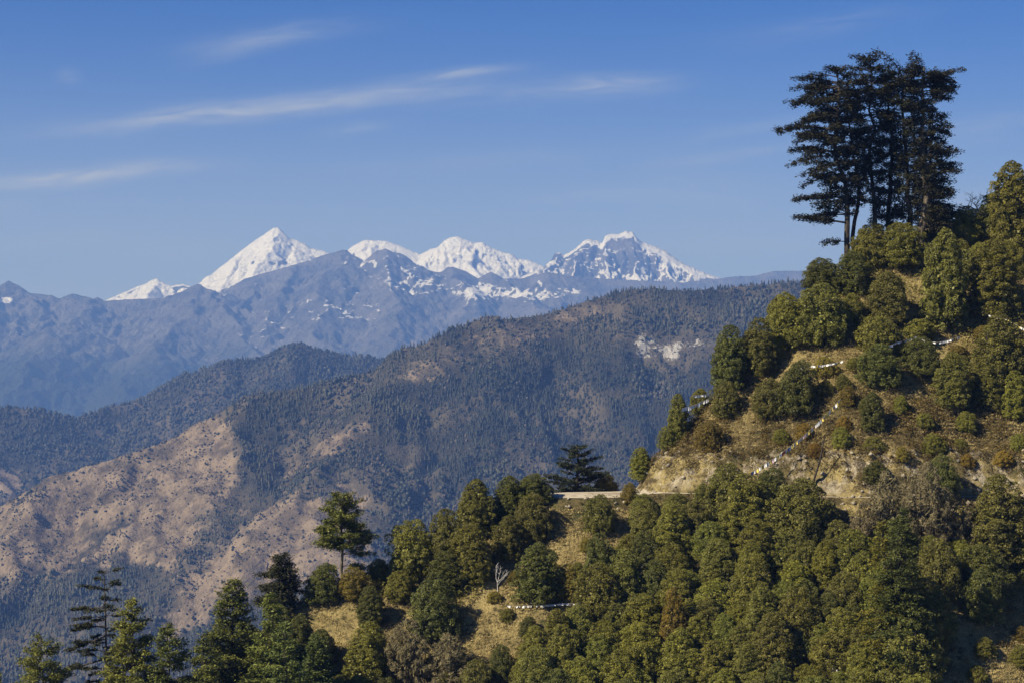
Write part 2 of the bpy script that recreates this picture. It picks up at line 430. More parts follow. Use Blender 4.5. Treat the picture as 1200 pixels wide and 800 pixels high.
K1 = 0.72        # the two forested ridges are scaled about the camera to 3.5 to 7 km; lengths below are given for 5 to 10 km
R1 = [
    ([(-300, 690, 5500), (-120, 640, 5650), (0, 592, 5750), (60, 556, 5800), (100, 546, 5820), (150, 531, 5850), (200, 514, 5900), (240, 492, 5950), (290, 463, 6000), (330, 457, 6020),
      (385, 447, 6050), (440, 434, 6080), (465, 425, 6100), (490, 405, 6120), (530, 386, 6150), (570, 371, 6200), (600, 373, 6200), (640, 368, 6250), (690, 352, 6300), (730, 341, 6350),
      (770, 337, 6400), (800, 340, 6400), (850, 337, 6450), (900, 332, 6500), (935, 330, 6500), (980, 338, 6550), (1100, 345, 6600), (1300, 330, 6700)], 0.86, 0.9, 1.0),
    ([(290, 463, 6000), (275, 500, 5800), (278, 540, 5600), (240, 600, 5380), (212, 650, 5180), (185, 710, 4950), (150, 790, 4700), (120, 900, 4400)], 0.62, 0.62, 1.0),
    ([(60, 556, 5800), (30, 620, 5500), (0, 700, 5200), (-30, 800, 4900)], 0.72, 0.72, 1.0),
    ([(150, 531, 5850), (120, 600, 5600), (95, 680, 5250), (60, 780, 4900)], 0.78, 0.78, 1.0),
    ([(490, 405, 6120), (450, 455, 5850), (415, 507, 5600), (380, 545, 5420), (345, 590, 5240), (395, 625, 5060), (445, 660, 4900), (500, 730, 4700)], 0.62, 0.62, 1.0),
    ([(345, 590, 5240), (290, 650, 5050), (240, 720, 4850), (180, 800, 4600)], 0.75, 0.75, 1.0),
    ([(570, 371, 6200), (585, 430, 5950), (560, 500, 5650), (575, 580, 5300), (600, 680, 5000)], 0.66, 0.66, 1.0),
    ([(730, 341, 6350), (720, 400, 6100), (735, 480, 5800), (720, 560, 5450), (700, 660, 5100)], 0.68, 0.68, 1.0),
    ([(850, 337, 6450), (835, 400, 6150), (845, 480, 5850), (860, 600, 5400)], 0.70, 0.70, 1.0),
]
R1 = R1 + spur_lines(R1[0][0][2:-2], 260, 900, 0.64, 260, 1.05, 601)
def h1(X, Y):
    X = X / K1; Y = Y / K1
    wx = X + 60 * fbm(X / 260, Y / 260, 3, 31); wy = Y + 60 * fbm(X / 260, Y / 260, 3, 35)
    z0, d0 = ridge_field(X, Y, R1[:1]); z1, d1 = ridge_field(wx, wy, R1[1:])
    k = 60.0
    z = np.where(z0 > z1, z0, z1); hh = np.clip(1 - np.abs(z0 - z1) / k, 0, 1); z = z + hh * hh * k * 0.25 * sstep(0, 150, d0)
    dd = np.where(z0 > z1, d0, np.minimum(d1 + 40, d0))
    amp = sstep(10, 260, dd)
    z = z + amp * (40 * (ridged(wx / 140, wy / 420, 5, 41) - 0.55) + 10 * fbm(X / 60, Y / 60, 3, 45)) + sstep(20, 120, dd) * 9 * (ridged((X + 20 * noise(X / 60, Y / 60, 49)) / 55, Y / 190, 4, 48, 0.6) - 0.5)
    return K1 * np.maximum(z + 3 * fbm(X / 40, Y / 40, 2, 47), -1050)
gx = np.arange(-2400, 1900, 11.0) * K1; gy = np.arange(3900, 7200, 12.0) * K1
X, Y = np.meshgrid(gx, gy); Z1 = h1(X, Y)
me = grid_mesh('forested_ridge', X, Y, Z1, MAT['ridge'])
def cover1(X, Y, Z):
    """tan grassland cover of the ridge (1 = open slope), and cliffs"""
    PX = 600 + F * X / Y; PY = 430 - F * Z / Y
    def bl(cx, cy, rx, ry, ang=0):
        ca, sa = math.cos(ang), math.sin(ang); a = (PX - cx) * ca + (PY - cy) * sa; b = -(PX - cx) * sa + (PY - cy) * ca
        return np.exp(-((a / rx) ** 2 + (b / ry) ** 2) ** 1.1)
    t = bl(95, 585, 150, 48, -0.42) + bl(240, 540, 28, 45, -0.4) + bl(195, 610, 35, 55, 0.0) + bl(20, 640, 50, 40, 0) * 0.6
    t = t + bl(330, 640, 130, 38, -0.55) + bl(375, 640, 75, 38, 0.3) + bl(260, 690, 70, 22, -0.7)
    t = t + bl(395, 518, 50, 14, -0.5) * 0.8 + bl(335, 545, 16, 40, 0.0) * 0.5 + bl(125, 650, 80, 30, -0.2) * 0.45 + bl(255, 515, 16, 22) * 0.8
    t = t + bl(540, 410, 110, 20, -0.35) * 0.32 + bl(625, 388, 80, 18, -0.3) * 0.34 + bl(690, 365, 50, 12, -0.2) * 0.32 + bl(500, 440, 40, 30) * 0.30 + bl(230, 560, 60, 60) * 0.3
    t = np.clip(t, 0, 1)
    c = np.clip(0.72 * bl(786, 414, 13, 13) + 0.62 * bl(824, 403, 26, 8) + 0.42 * bl(770, 405, 50, 22) + 0.6 * bl(755, 405, 14, 22) + 0.5 * bl(498, 575, 16, 30, -0.7) + 0.4 * bl(455, 540, 22, 40, -0.7) + 0.35 * bl(610, 540, 30, 20), 0, 1)
    return t, c
tn, cl = cover1(X, Y, Z1)
attr(me, 'tan', tn); attr(me, 'cliff', cl)
tag(link('forested_ridge', me), kind='structure')

R2 = [
    ([(-400, 500, 9000), (-100, 470, 9000), (0, 476, 9000), (45, 480, 9000), (90, 492, 9100), (130, 476, 9300), (190, 464, 9400), (215, 440, 9500), (262, 424, 9500), (310, 420, 9600),
      (335, 406, 9600), (352, 402, 9600), (375, 410, 9600), (400, 416, 9700), (455, 421, 9700), (520, 432, 9800), (700, 470, 10000)], 0.55, 0.6, 1.0),
    ([(190, 464, 9400), (150, 510, 9000), (110, 560, 8500), (60, 640, 7900)], 0.7, 0.7, 1.0),
    ([(352, 402, 9600), (330, 440, 9200), (290, 480, 8700), (250, 540, 8200)], 0.7, 0.7, 1.0),
    ([(-60, 475, 9000), (-10, 540, 8400), (20, 620, 7900)], 0.7, 0.7, 1.0),
]
def h2(X, Y):
    X = X / K1; Y = Y / K1
    wx = X + 70 * fbm(X / 300, Y / 300, 3, 51); wy = Y + 70 * fbm(X / 300, Y / 300, 3, 55)
    z0, d0 = ridge_field(X, Y, R2[:1]); z1, d1 = ridge_field(wx, wy, R2[1:])
    z = np.maximum(z0, z1); dd = np.where(z0 > z1, d0, np.minimum(d1 + 40, d0)); amp = sstep(10, 300, dd)
    return K1 * np.maximum(z + amp * 34 * (ridged(wx / 150, wy / 420, 4, 61) - 0.55) + 4 * fbm(X / 60, Y / 60, 3, 65), -1090)
gx = np.arange(-4200, 900, 18.0) * K1; gy = np.arange(7000, 11500, 22.0) * K1
X, Y = np.meshgrid(gx, gy); Z2 = h2(X, Y)
me = grid_mesh('far_forested_ridge', X, Y, Z2, MAT['ridge'])
PX = 600 + F * X / Y; PY = 430 - F * Z2 / Y
attr(me, 'tan', 0.9 * np.exp(-(((PX - 5) / 30) ** 2 + ((PY - 565) / 22) ** 2))); attr(me, 'cliff', 0 * X)
tag(link('far_forested_ridge', me), kind='structure')

# far-off forest on those ridges: tens of thousands of small trees read as one mass each
def tree_templates():
    out = []
    for kx in range(5):
        r = np.random.default_rng(70 + kx)
        V = []; Fc = []
        if kx < 3:      # conifers: three ragged skirts
            for (z0, z1, rr) in ((0.0, 0.55, 0.23), (0.28, 0.78, 0.18), (0.55, 1.0, 0.12)):
                n = 5; b = len(V)
                for j in range(n):
                    a = 2 * math.pi * (j + r.uniform(-.3, .3)) / n; q = rr * r.uniform(0.7, 1.25)
                    V.append((q * math.cos(a), q * math.sin(a), z0 + r.uniform(-.05, .05)))
                V.append((r.uniform(-.03, .03), r.uniform(-.03, .03), z1))
                for j in range(n): Fc.append((b + j, b + (j + 1) % n, b + n))
        else:           # rounded broadleaf crowns
            rings = ((0.08, 0.22), (0.40, 0.40), (0.75, 0.26)); n = 6
            for (z, rr) in rings:
                for j in range(n):
                    a = 2 * math.pi * (j + r.uniform(-.3, .3)) / n; q = rr * r.uniform(0.75, 1.25)
                    V.append((q * math.cos(a), q * math.sin(a), z * 0.8 + r.uniform(-.06, .06)))
            V.append((0, 0, 0.84))
            for k_ in range(2):
                for j in range(n):
                    a, b = k_ * n + j, k_ * n + (j + 1) % n
                    Fc.append((a, b, b + n)); Fc.append((a, b + n, a + n))
            for j in range(n): Fc.append((2 * n + j, 2 * n + (j + 1) % n, 3 * n))
        out.append((np.array(V), np.array(Fc)))
    return out
TT = tree_templates()
def forest(name, P, H, W, kinds, mat):
    VV = []; FF = []; base = 0
    for k_ in range(5):
        s = kinds == k_
        if not s.any(): continue
        V, Fc = TT[k_]; p = P[s]; h = H[s]; w = W[s]; a = rng.uniform(0, 6.283, len(p)); ca, sa = np.cos(a), np.sin(a)
        x = V[None, :, 0] * (h * w)[:, None]; y = V[None, :, 1] * (h * w)[:, None]
        v = np.stack([x * ca[:, None] - y * sa[:, None] + p[:, 0:1], x * sa[:, None] + y * ca[:, None] + p[:, 1:2], V[None, :, 2] * h[:, None] + p[:, 2:3]], -1)
        VV.append(v.reshape(-1, 3)); FF.append((Fc[None] + (np.arange(len(p)) * len(V))[:, None, None] + base).reshape(-1, 3)); base += len(p) * len(V)
    me = mesh_np(name, np.concatenate(VV), np.concatenate(FF), mat)
    return link(name, me)
def plant_forest(hf, cover, x0, x1, y0, y1, n, hmin, hmax, seed):
    r = np.random.default_rng(seed)
    x = r.uniform(x0, x1, n) * K1; y = r.uniform(y0, y1, n) * K1
    m = (x / y > -0.30) & (x / y < 0.34); x, y = x[m], y[m]
    z = hf(x, y); py = 430 - F * z / y
    m = (py < 830) & (z > -740); x, y, z = x[m], y[m], z[m]
    t = cover(x, y, z)
    dens = 1 - 0.86 * np.clip(t * 1.35 + 0.7 * fbm(x / 70, y / 70, 3, 77), 0, 1)
    m = r.uniform(0, 1, len(x)) < dens; x, y, z, t = x[m], y[m], z[m], t[m]
    h = K1 * r.uniform(hmin, hmax, len(x)) * (1 - 0.55 * t) * (0.85 + 0.3 * noise(x / 120, y / 120, 78))
    return np.stack([x, y, z - 1.0], -1), h, t, r
P, H, t, r = plant_forest(h1, lambda x, y, z: np.maximum(*[c * w for c, w in zip(cover1(x, y, z), (1, 0.95))]), -1850, 1800, 4300, 6650, 125000, 11, 24, 81)
kind_n = noise(P[:, 0] / 150, P[:, 1] / 150, 91) + r.uniform(-.5, .5, len(P))
kinds = np.where(kind_n + 0.45 - t > 0, r.integers(0, 3, len(P)), r.integers(3, 5, len(P)))
bare = (noise(P[:, 0] / 90, P[:, 1] / 200, 95) + r.uniform(-.6, .6, len(P)) > 0.05) & (kinds >= 3)
s = ~bare
tag(forest('ridge_forest', P[s], H[s], np.full(s.sum(), 1.0), kinds[s], MAT['far_tree']), 'dark conifer and broadleaf forest covering the long middle ridge', 'forest', kind='stuff')
s = bare
tag(forest('leafless_forest', P[s], H[s] * 0.75, np.full(s.sum(), 0.8), kinds[s], MAT['far_bare']), 'greyish leafless winter woods scattered through the middle ridge forest', 'woodland', kind='stuff')
r_ = np.random.default_rng(85); x = r_.uniform(-1800, 500, 70000) * K1; y = r_.uniform(4600, 6250, 70000) * K1; z = h1(x, y)
tc_, cc_ = cover1(x, y, z); py_ = 430 - F * z / y
k_ = (r_.uniform(size=len(x)) < tc_ * (0.18 + 0.8 * fbm(x / 45, y / 45, 3, 87))) & (np.abs(x / y) < 0.28) & (py_ < 830)
tag(forest('mountain_scrub', np.stack([x, y, z - 0.5], -1)[k_], r_.uniform(1.0, 5.0, k_.sum()), np.full(k_.sum(), 1.3), r_.integers(3, 5, k_.sum()), MAT['far_bare']), 'dark low scrub dotted over the tan grassy slopes of the middle ridge', 'scrub', kind='stuff')
P, H, t, r = plant_forest(h2, lambda x, y, z: 0.9 * np.exp(-(((600 + F * x / y - 5) / 30) ** 2 + ((430 - F * z / y - 565) / 22) ** 2)), -2700, 200, 7400, 9900, 45000, 16, 30, 83)
kinds = r.integers(0, 5, len(P))
tag(forest('far_ridge_forest', P, H, np.full(len(P), 1.0), kinds, MAT['far_tree']), 'bluish dark forest covering the second, farther ridge on the left', 'forest', kind='stuff')

# ------------------------------------------------------------------ far blue range and snow peaks
def mat_mountain():
    m = M('mountain_rock_and_snow')
    n7 = m.noise(0.05, 4, (1, 1, 0.5), rough=0.7); n1 = m.noise(0.0035, 7, rough=0.62); n2 = m.noise(0.014, 6, (1, 1, 1), rough=0.7)
    rock = m.mix(m.ramp(n1, 0.38, 0.64), (0.07, 0.070, 0.074), (0.22, 0.20, 0.185))
    rock = m.mix(m.ramp(n2, 0.35, 0.7), rock, (0.15, 0.14, 0.13))
    wood = m.mix(n2, (0.02, 0.028, 0.022), (0.06, 0.07, 0.045))
    rock = m.mix(m.attr('wood'), rock, wood)
    nz = m.nz()
    q = m.math('ADD', m.attr('snow'), m.math('MULTIPLY', m.math('SUBTRACT', nz, 0.72), 1.3))
    q = m.math('ADD', q, m.math('MULTIPLY', m.math('SUBTRACT', n2, 0.5), 0.5))
    q = m.math('ADD', q, m.math('MULTIPLY', m.math('SUBTRACT', n1, 0.5), 0.9))
    c = m.mix(m.ramp(q, 0.44, 0.56), rock, (0.95, 0.945, 0.93))
    m.bump(m.math('ADD', n2, m.math('MULTIPLY', n7, 0.35)), 1.0, 80)
    return m.base(c)
MAT['mtn'] = mat_mountain()
DB, DS = 17500, 21500
R3 = [
    ([(-500, 330, DB), (-200, 335, DB), (-40, 350, DB), (0, 334, DB), (10, 328, DB), (20, 333, DB), (35, 343, DB), (60, 345, DB), (70, 349, DB), (85, 343, DB), (105, 348, DB), (120, 352, DB), (145, 350, DB), (180, 349, DB),
      (205, 346, DB), (222, 336, DB), (232, 332, DB), (242, 340, DB), (250, 352, DB), (262, 356, DB + 200), (275, 350, DB + 600), (285, 327, DB + 900), (315, 318, DB + 900), (345, 310, DB + 900), (375, 300, DB + 900), (402, 292, DB + 900), (412, 298, DB + 900),
      (430, 306, DB + 900), (440, 298, DB + 900), (455, 292, DB + 900), (468, 303, DB + 900), (482, 319, DB + 900), (500, 316, DB + 900), (516, 319, DB + 900), (530, 312, DB + 900), (545, 317, DB + 900), (560, 326, DB + 900), (575, 318, DB + 900), (590, 326, DB + 900),
      (620, 326, DB + 900), (640, 318, DB + 900), (660, 322, DB + 900), (700, 325, DB + 1100), (800, 330, DB + 1100), (860, 323, DB + 1100), (885, 322, DB + 1100), (905, 317, DB + 1100), (940, 316, DB + 1100), (980, 325, DB + 1100), (1200, 320, DB + 1100), (1500, 330, DB + 1100)], 0.72, 1.2, 0.81),
    ([(232, 332, DB), (225, 365, 16600), (190, 400, 15600), (150, 440, 14600), (120, 500, 13500)], 0.55, 0.55, 1),
    ([(232, 332, DB), (262, 362, 16700), (290, 400, 15800), (330, 440, 14800), (360, 500, 13600)], 0.55, 0.55, 1),
    ([(105, 348, DB), (90, 370, 16700), (60, 395, 15600), (20, 430, 14500), (0, 500, 13300)], 0.5, 0.5, 1),
    ([(402, 292, DB + 900), (385, 335, 17200), (370, 380, 16000), (400, 430, 14900), (420, 500, 13600)], 0.58, 0.58, 1),
    ([(455, 292, DB + 900), (450, 330, 17300), (470, 370, 16200), (455, 420, 15000)], 0.6, 0.6, 1),
    ([(530, 312, DB + 900), (545, 345, 17300), (560, 380, 16300), (580, 430, 15000)], 0.6, 0.6, 1),
    ([(590, 326, DB + 900), (625, 350, 17300), (650, 380, 16300), (660, 430, 15000)], 0.6, 0.6, 1),
    ([(345, 310, DB + 900), (325, 345, 17300), (310, 390, 16000)], 0.6, 0.6, 1),
    ([(0, 334, DB), (-20, 400, 16000), (-60, 470, 14000)], 0.6, 0.6, 1),
]
R3 = R3 + spur_lines(R3[0][0][1:-1], 430, 3000, 0.30, 900, 1.15, 603)
def h3(X, Y):
    wx = X + 110 * fbm(X / 700, Y / 700, 4, 101); wy = Y + 110 * fbm(X / 700, Y / 700, 4, 105)
    z0, d0 = ridge_field(X, Y, R3[:1]); z1, d1 = ridge_field(wx, wy, R3[1:])
    z = np.maximum(z0, z1); dd = np.where(z0 > z1, d0, np.minimum(d1 * 0.8 + 120, d0)); amp = sstep(10, 700, dd)
    z = z + amp * (130 * (ridged(wx / 420, wy / 1100, 6, 111, 0.60) - 0.6)) + sstep(0, 250, dd) * 16 * fbm(X / 130, Y / 130, 3, 115)
    return np.maximum(z + (8 + 22 * sstep(0, 200, dd)) * (ridged((X + 40 * noise(X / 150, Y / 150, 9)) / 105, Y / 360, 4, 117, 0.62) - 0.5), -1100)
gx = np.arange(-6400, 7000, 13.0); gy = np.arange(13000, 19600, 19.0)
X, Y = np.meshgrid(gx, gy); Z3 = h3(X, Y)
me = grid_mesh('mountain_range', X, Y, Z3, MAT['mtn'])
PX = 600 + F * X / Y; PY = 430 - F * Z3 / Y
def bl(cx, cy, rx, ry, ang=0):
    ca, sa = math.cos(ang), math.sin(ang); a = (PX - cx) * ca + (PY - cy) * sa; b = -(PX - cx) * sa + (PY - cy) * ca
    return np.exp(-((a / rx) ** 2 + (b / ry) ** 2))
snow = 0.10 * sstep(330, 300, PY) + 0.34 * (ridged(X / 300 + 0.4 * noise(X / 700, Y / 700, 7), Y / 1500, 3, 123) > 0.80) * sstep(400, 340, PY) + 0.12 * bl(420, 360, 260, 30) + 0.34 * bl(455, 315, 60, 22) + 0.34 * bl(600, 342, 70, 12) + 0.40 * bl(560, 345, 22, 14) + 0.32 * bl(390, 365, 80, 20) + 1.2 * bl(5, 352, 14, 4) \
    + 0.30 * bl(640, 345, 60, 14) + 0.42 * bl(500, 335, 40, 12) + 0.22 * bl(310, 395, 40, 16) + 0.30 * bl(50, 405, 24, 8) + 0.18 * bl(230, 400, 120, 30) - 0.20
attr(me, 'snow', snow)
attr(me, 'wood', sstep(395, 440, PY + 16 * fbm(X / 500, Y / 500, 3, 121)))
tag(link('mountain_range', me), kind='structure')

def peak_mesh(name, pts, spurs, x0, x1, snowf, seed, rough, slope=0.95, depth=DS, yr=2800, sp=0.7, pw=0.78):
    lines = [([(a, b, depth + c) for a, b, c in pts], slope, 1.6, pw)] + [([(a, b + (5 if c == 0 else 0), depth - c - 30) for a, b, c in q], sp, sp, 1.0) for q in spurs]
    gx = np.arange((x0 - 600) / F * depth, (x1 - 600) / F * depth, 11.0); gy = np.arange(depth - yr, depth + 900, 16.0)
    X, Y = np.meshgrid(gx, gy)
    wx = X + 60 * fbm(X / 420, Y / 420, 3, seed); wy = Y + 60 * fbm(X / 420, Y / 420, 3, seed + 4)
    z0, d0 = ridge_field(X, Y, lines[:1]); z1, d1 = ridge_field(wx, wy, lines[1:]) if spurs else (z0 - 1e5, d0)
    z = np.maximum(z0, z1); dd = np.where(z0 > z1, d0, np.minimum(d1 * 0.8 + 60, d0))
    z = z + sstep(10, 500, dd) * rough * (ridged(wx / 260, wy / 800, 6, seed + 9, 0.62) - 0.6) + sstep(0, 200, dd) * rough * 0.12 * fbm(X / 80, Y / 80, 3, seed + 12) + 7 * noise(X / 50, Y / 90, seed + 14) + sstep(0, 150, dd) * rough * 0.22 * (ridged(X / 80, Y / 260, 3, seed + 17, 0.6) - 0.5)
    me = grid_mesh(name, X, Y, z, MAT['mtn'])
    PX = 600 + F * X / Y; PY = 430 - F * z / Y
    attr(me, 'snow', snowf(PX, PY)); attr(me, 'wood', 0 * X)
    return tag(link(name, me), kind='structure')
peak_mesh('snow_peak', [(222, 372, 0), (230, 352, 0), (236, 333, 0), (252, 318, 0), (270, 304, 0), (285, 292, 0), (300, 281, 0), (312, 273, 0), (321, 267, 0), (326, 267, 0), (332, 272, 0), (338, 279, 0), (346, 281, 0), (356, 285, 0), (364, 291, 0), (378, 294, 0), (392, 300, 0), (430, 320, 0)],
          [[(326, 267, 0), (318, 292, 500), (300, 318, 1100), (280, 345, 1700)], [(346, 281, 0), (350, 300, 450), (350, 325, 1000)], [(285, 292, 0), (272, 315, 500), (262, 335, 1000)]],
          200, 440, lambda px, py: 0.95 + 0.25 * sstep(300, 285, py) - 0.42 * np.exp(-(((px - 318) / 30) ** 2 + ((py - 306) / 7) ** 2)) - 0.3 * sstep(296, 312, py) * sstep(300, 330, px), 131, 75, slope=1.15, pw=0.88)
peak_mesh('snow_peak', [(118, 356, 0), (130, 349, 0), (145, 343, 0), (158, 337, 0), (170, 333, 0), (178, 328, 0), (184, 326, 0), (190, 331, 0), (200, 335, 0), (215, 333, 0), (222, 335, 0), (240, 345, 0), (270, 360, 0)],
          [[(180, 327, 0), (172, 345, 500), (165, 360, 900)], [(215, 333, 0), (212, 350, 500)]],
          110, 280, lambda px, py: 0.62 + 0.25 * np.exp(-((px - 178) / 16) ** 2) + 0 * py, 151, 90, slope=1.1, pw=0.9)
peak_mesh('snow_peak', [(395, 305, 0), (410, 291, 0), (418, 286, 0), (428, 281, 0), (440, 282, 0), (455, 283, 0), (468, 288, 0), (480, 293, 0), (492, 298, 0), (505, 292, 0), (516, 290, 0), (520, 282, 0), (530, 278, 0), (538, 277, 0), (546, 281, 0), (556, 285, 0), (565, 284, 0), (575, 290, 0),
                        (590, 296, 0), (600, 298, 0), (606, 303, 0), (620, 305, 0), (634, 311, 0), (660, 325, 0)],
          [[(520, 282, 0), (522, 305, 450), (518, 330, 1000)], [(546, 281, 0), (552, 300, 450), (560, 325, 1000)], [(590, 296, 0), (585, 312, 450), (585, 330, 900)], [(440, 282, 0), (432, 300, 500)], [(492, 298, 0), (490, 318, 600)]],
          380, 690, lambda px, py: 0.74 + 0.2 * np.exp(-(((px - 500) / 20) ** 2)) - 0.12 * np.exp(-(((px - 430) / 30) ** 2 + ((py - 292) / 6) ** 2)) + 0.1 * sstep(300, 285, py), 171, 130, depth=DS)
peak_mesh('snow_peak', [(600, 330, 0), (625, 318, 0), (640, 313, 0), (646, 306, 0), (650, 297, 0), (656, 296, 0), (661, 299, 0), (668, 295, 0), (676, 290, 0), (684, 282, 0), (692, 280, 0), (702, 283, 0), (706, 286, 0), (709, 277, 0), (714, 275, 0), (726, 274, 0), (734, 271, 0), (742, 272, 0), (746, 279, 0), (752, 284, 0),
                        (762, 287, 0), (772, 290, 0), (782, 295, 0), (792, 303, 0), (800, 308, 0), (812, 314, 0), (824, 319, 0), (850, 328, 0), (900, 340, 0)],
          [[(656, 296, 0), (640, 315, 600), (630, 340, 1300)], [(690, 280, 0), (676, 305, 600), (668, 335, 1300)], [(709, 277, 0), (706, 305, 500), (712, 335, 1200)], [(746, 279, 0), (742, 305, 500), (748, 335, 1200)], [(782, 295, 0), (782, 315, 500), (792, 340, 1100)]],
          590, 900, lambda px, py: 0.12 + 0.75 * sstep(11, 3, py - np.interp(px, [640, 684, 692, 706, 709, 742, 752, 772, 800, 824], [315, 282, 280, 286, 277, 272, 284, 290, 308, 319])) * sstep(650, 668, px)
          + 0.34 * sstep(758, 775, px) * sstep(325, 300, py) + 0.26 * sstep(295, 325, py) + 0.12, 191, 170, slope=1.45, sp=0.95, depth=20500, pw=0.67)

# valley bottom: one sheet out to the horizon
m = M('valley_floor'); MAT['valley'] = m.base(m.mix(m.noise(0.002, 5), (0.03, 0.035, 0.02), (0.09, 0.08, 0.05)))
gx = np.linspace(-26000, 26000, 60); gy = np.linspace(-3000, 34000, 60)
X, Y = np.meshgrid(gx, gy)
tag(link('terrain', grid_mesh('terrain', X, Y, -1120 + 30 * fbm(X / 3000, Y / 3000, 2, 5), MAT['valley'])), kind='structure')

# haze
hv = [(x, y, z) for z in (-1200, 1600) for y in (-3200, 30000) for x in (-27000, 27000)]
me = bpy.data.meshes.new('haze'); me.from_pydata(hv, [], [(0, 2, 3, 1), (4, 5, 7, 6), (0, 1, 5, 4), (2, 6, 7, 3), (0, 4, 6, 2), (1, 3, 7, 5)])
hm = bpy.data.materials.new('haze'); hm.use_nodes = True
hm.node_tree.nodes.clear()
pv = hm.node_tree.nodes.new('ShaderNodeVolumePrincipled'); ho = hm.node_tree.nodes.new('ShaderNodeOutputMaterial')
pv.inputs['Color'].default_value = HAZE_COLOR; pv.inputs['Density'].default_value = HAZE_DENSITY; pv.inputs['Anisotropy'].default_value = 0.0
pv.inputs['Absorption Color'].default_value = (0.3, 0.3, 0.3, 1)
hm.node_tree.links.new(pv.outputs[0], ho.inputs['Volume'])
me.materials.append(hm)
tag(link('haze', me), 'thin blue haze filling the valleys and veiling the far mountains', 'haze', kind='stuff')

# ------------------------------------------------------------------ foliage builders
def norm(a): return a / np.maximum(np.linalg.norm(a, axis=-1, keepdims=True), 1e-9)
def leaves(C, N, L, W, r, T=None):
    """one rhombic leaf per centre C with normal N, length L, width W; T fixes its long axis"""
    n = len(C); N = norm(N)
    if T is None: T = r.normal(size=(n, 3))
    T = norm(T - (T * N).sum(-1, keepdims=True) * N)
    B = np.cross(N, T)
    L = np.broadcast_to(L, (n,))[:, None] * 0.5; W = np.broadcast_to(W, (n,))[:, None] * 0.5
    V = np.stack([C - T * L, C + B * W + T * L * 0.15, C + T * L, C - B * W + T * L * 0.15], 1).reshape(-1, 3)
    return V, np.arange(4 * n).reshape(n, 4)
class Tubes:
    def __init__(s): s.V = []; s.F = []; s.n = 0
    def add(s, pts, radii, k=6):
        pts = np.asarray(pts, float); m = len(pts)
        d = norm(np.gradient(pts, axis=0)); up = np.where(np.abs(d[:, 2:3]) > 0.9, np.array([[1., 0, 0]]), np.array([[0, 0, 1.]]))
        a = norm(np.cross(d, up)); b = np.cross(d, a); th = np.arange(k) * 2 * math.pi / k
        R = np.asarray(radii)[:, None, None]
        V = pts[:, None] + R * (np.cos(th)[None, :, None] * a[:, None] + np.sin(th)[None, :, None] * b[:, None])
        i = np.arange((m - 1) * k); q = i // k; c = i % k; c2 = (c + 1) % k
        s.F.append(np.stack([q * k + c, q * k + c2, (q + 1) * k + c2, (q + 1) * k + c], -1) + s.n)
        s.V.append(V.reshape(-1, 3)); s.n += m * k
    def mesh(s, name, mat): return mesh_np(name, np.concatenate(s.V), np.concatenate(s.F), mat, smooth=True)

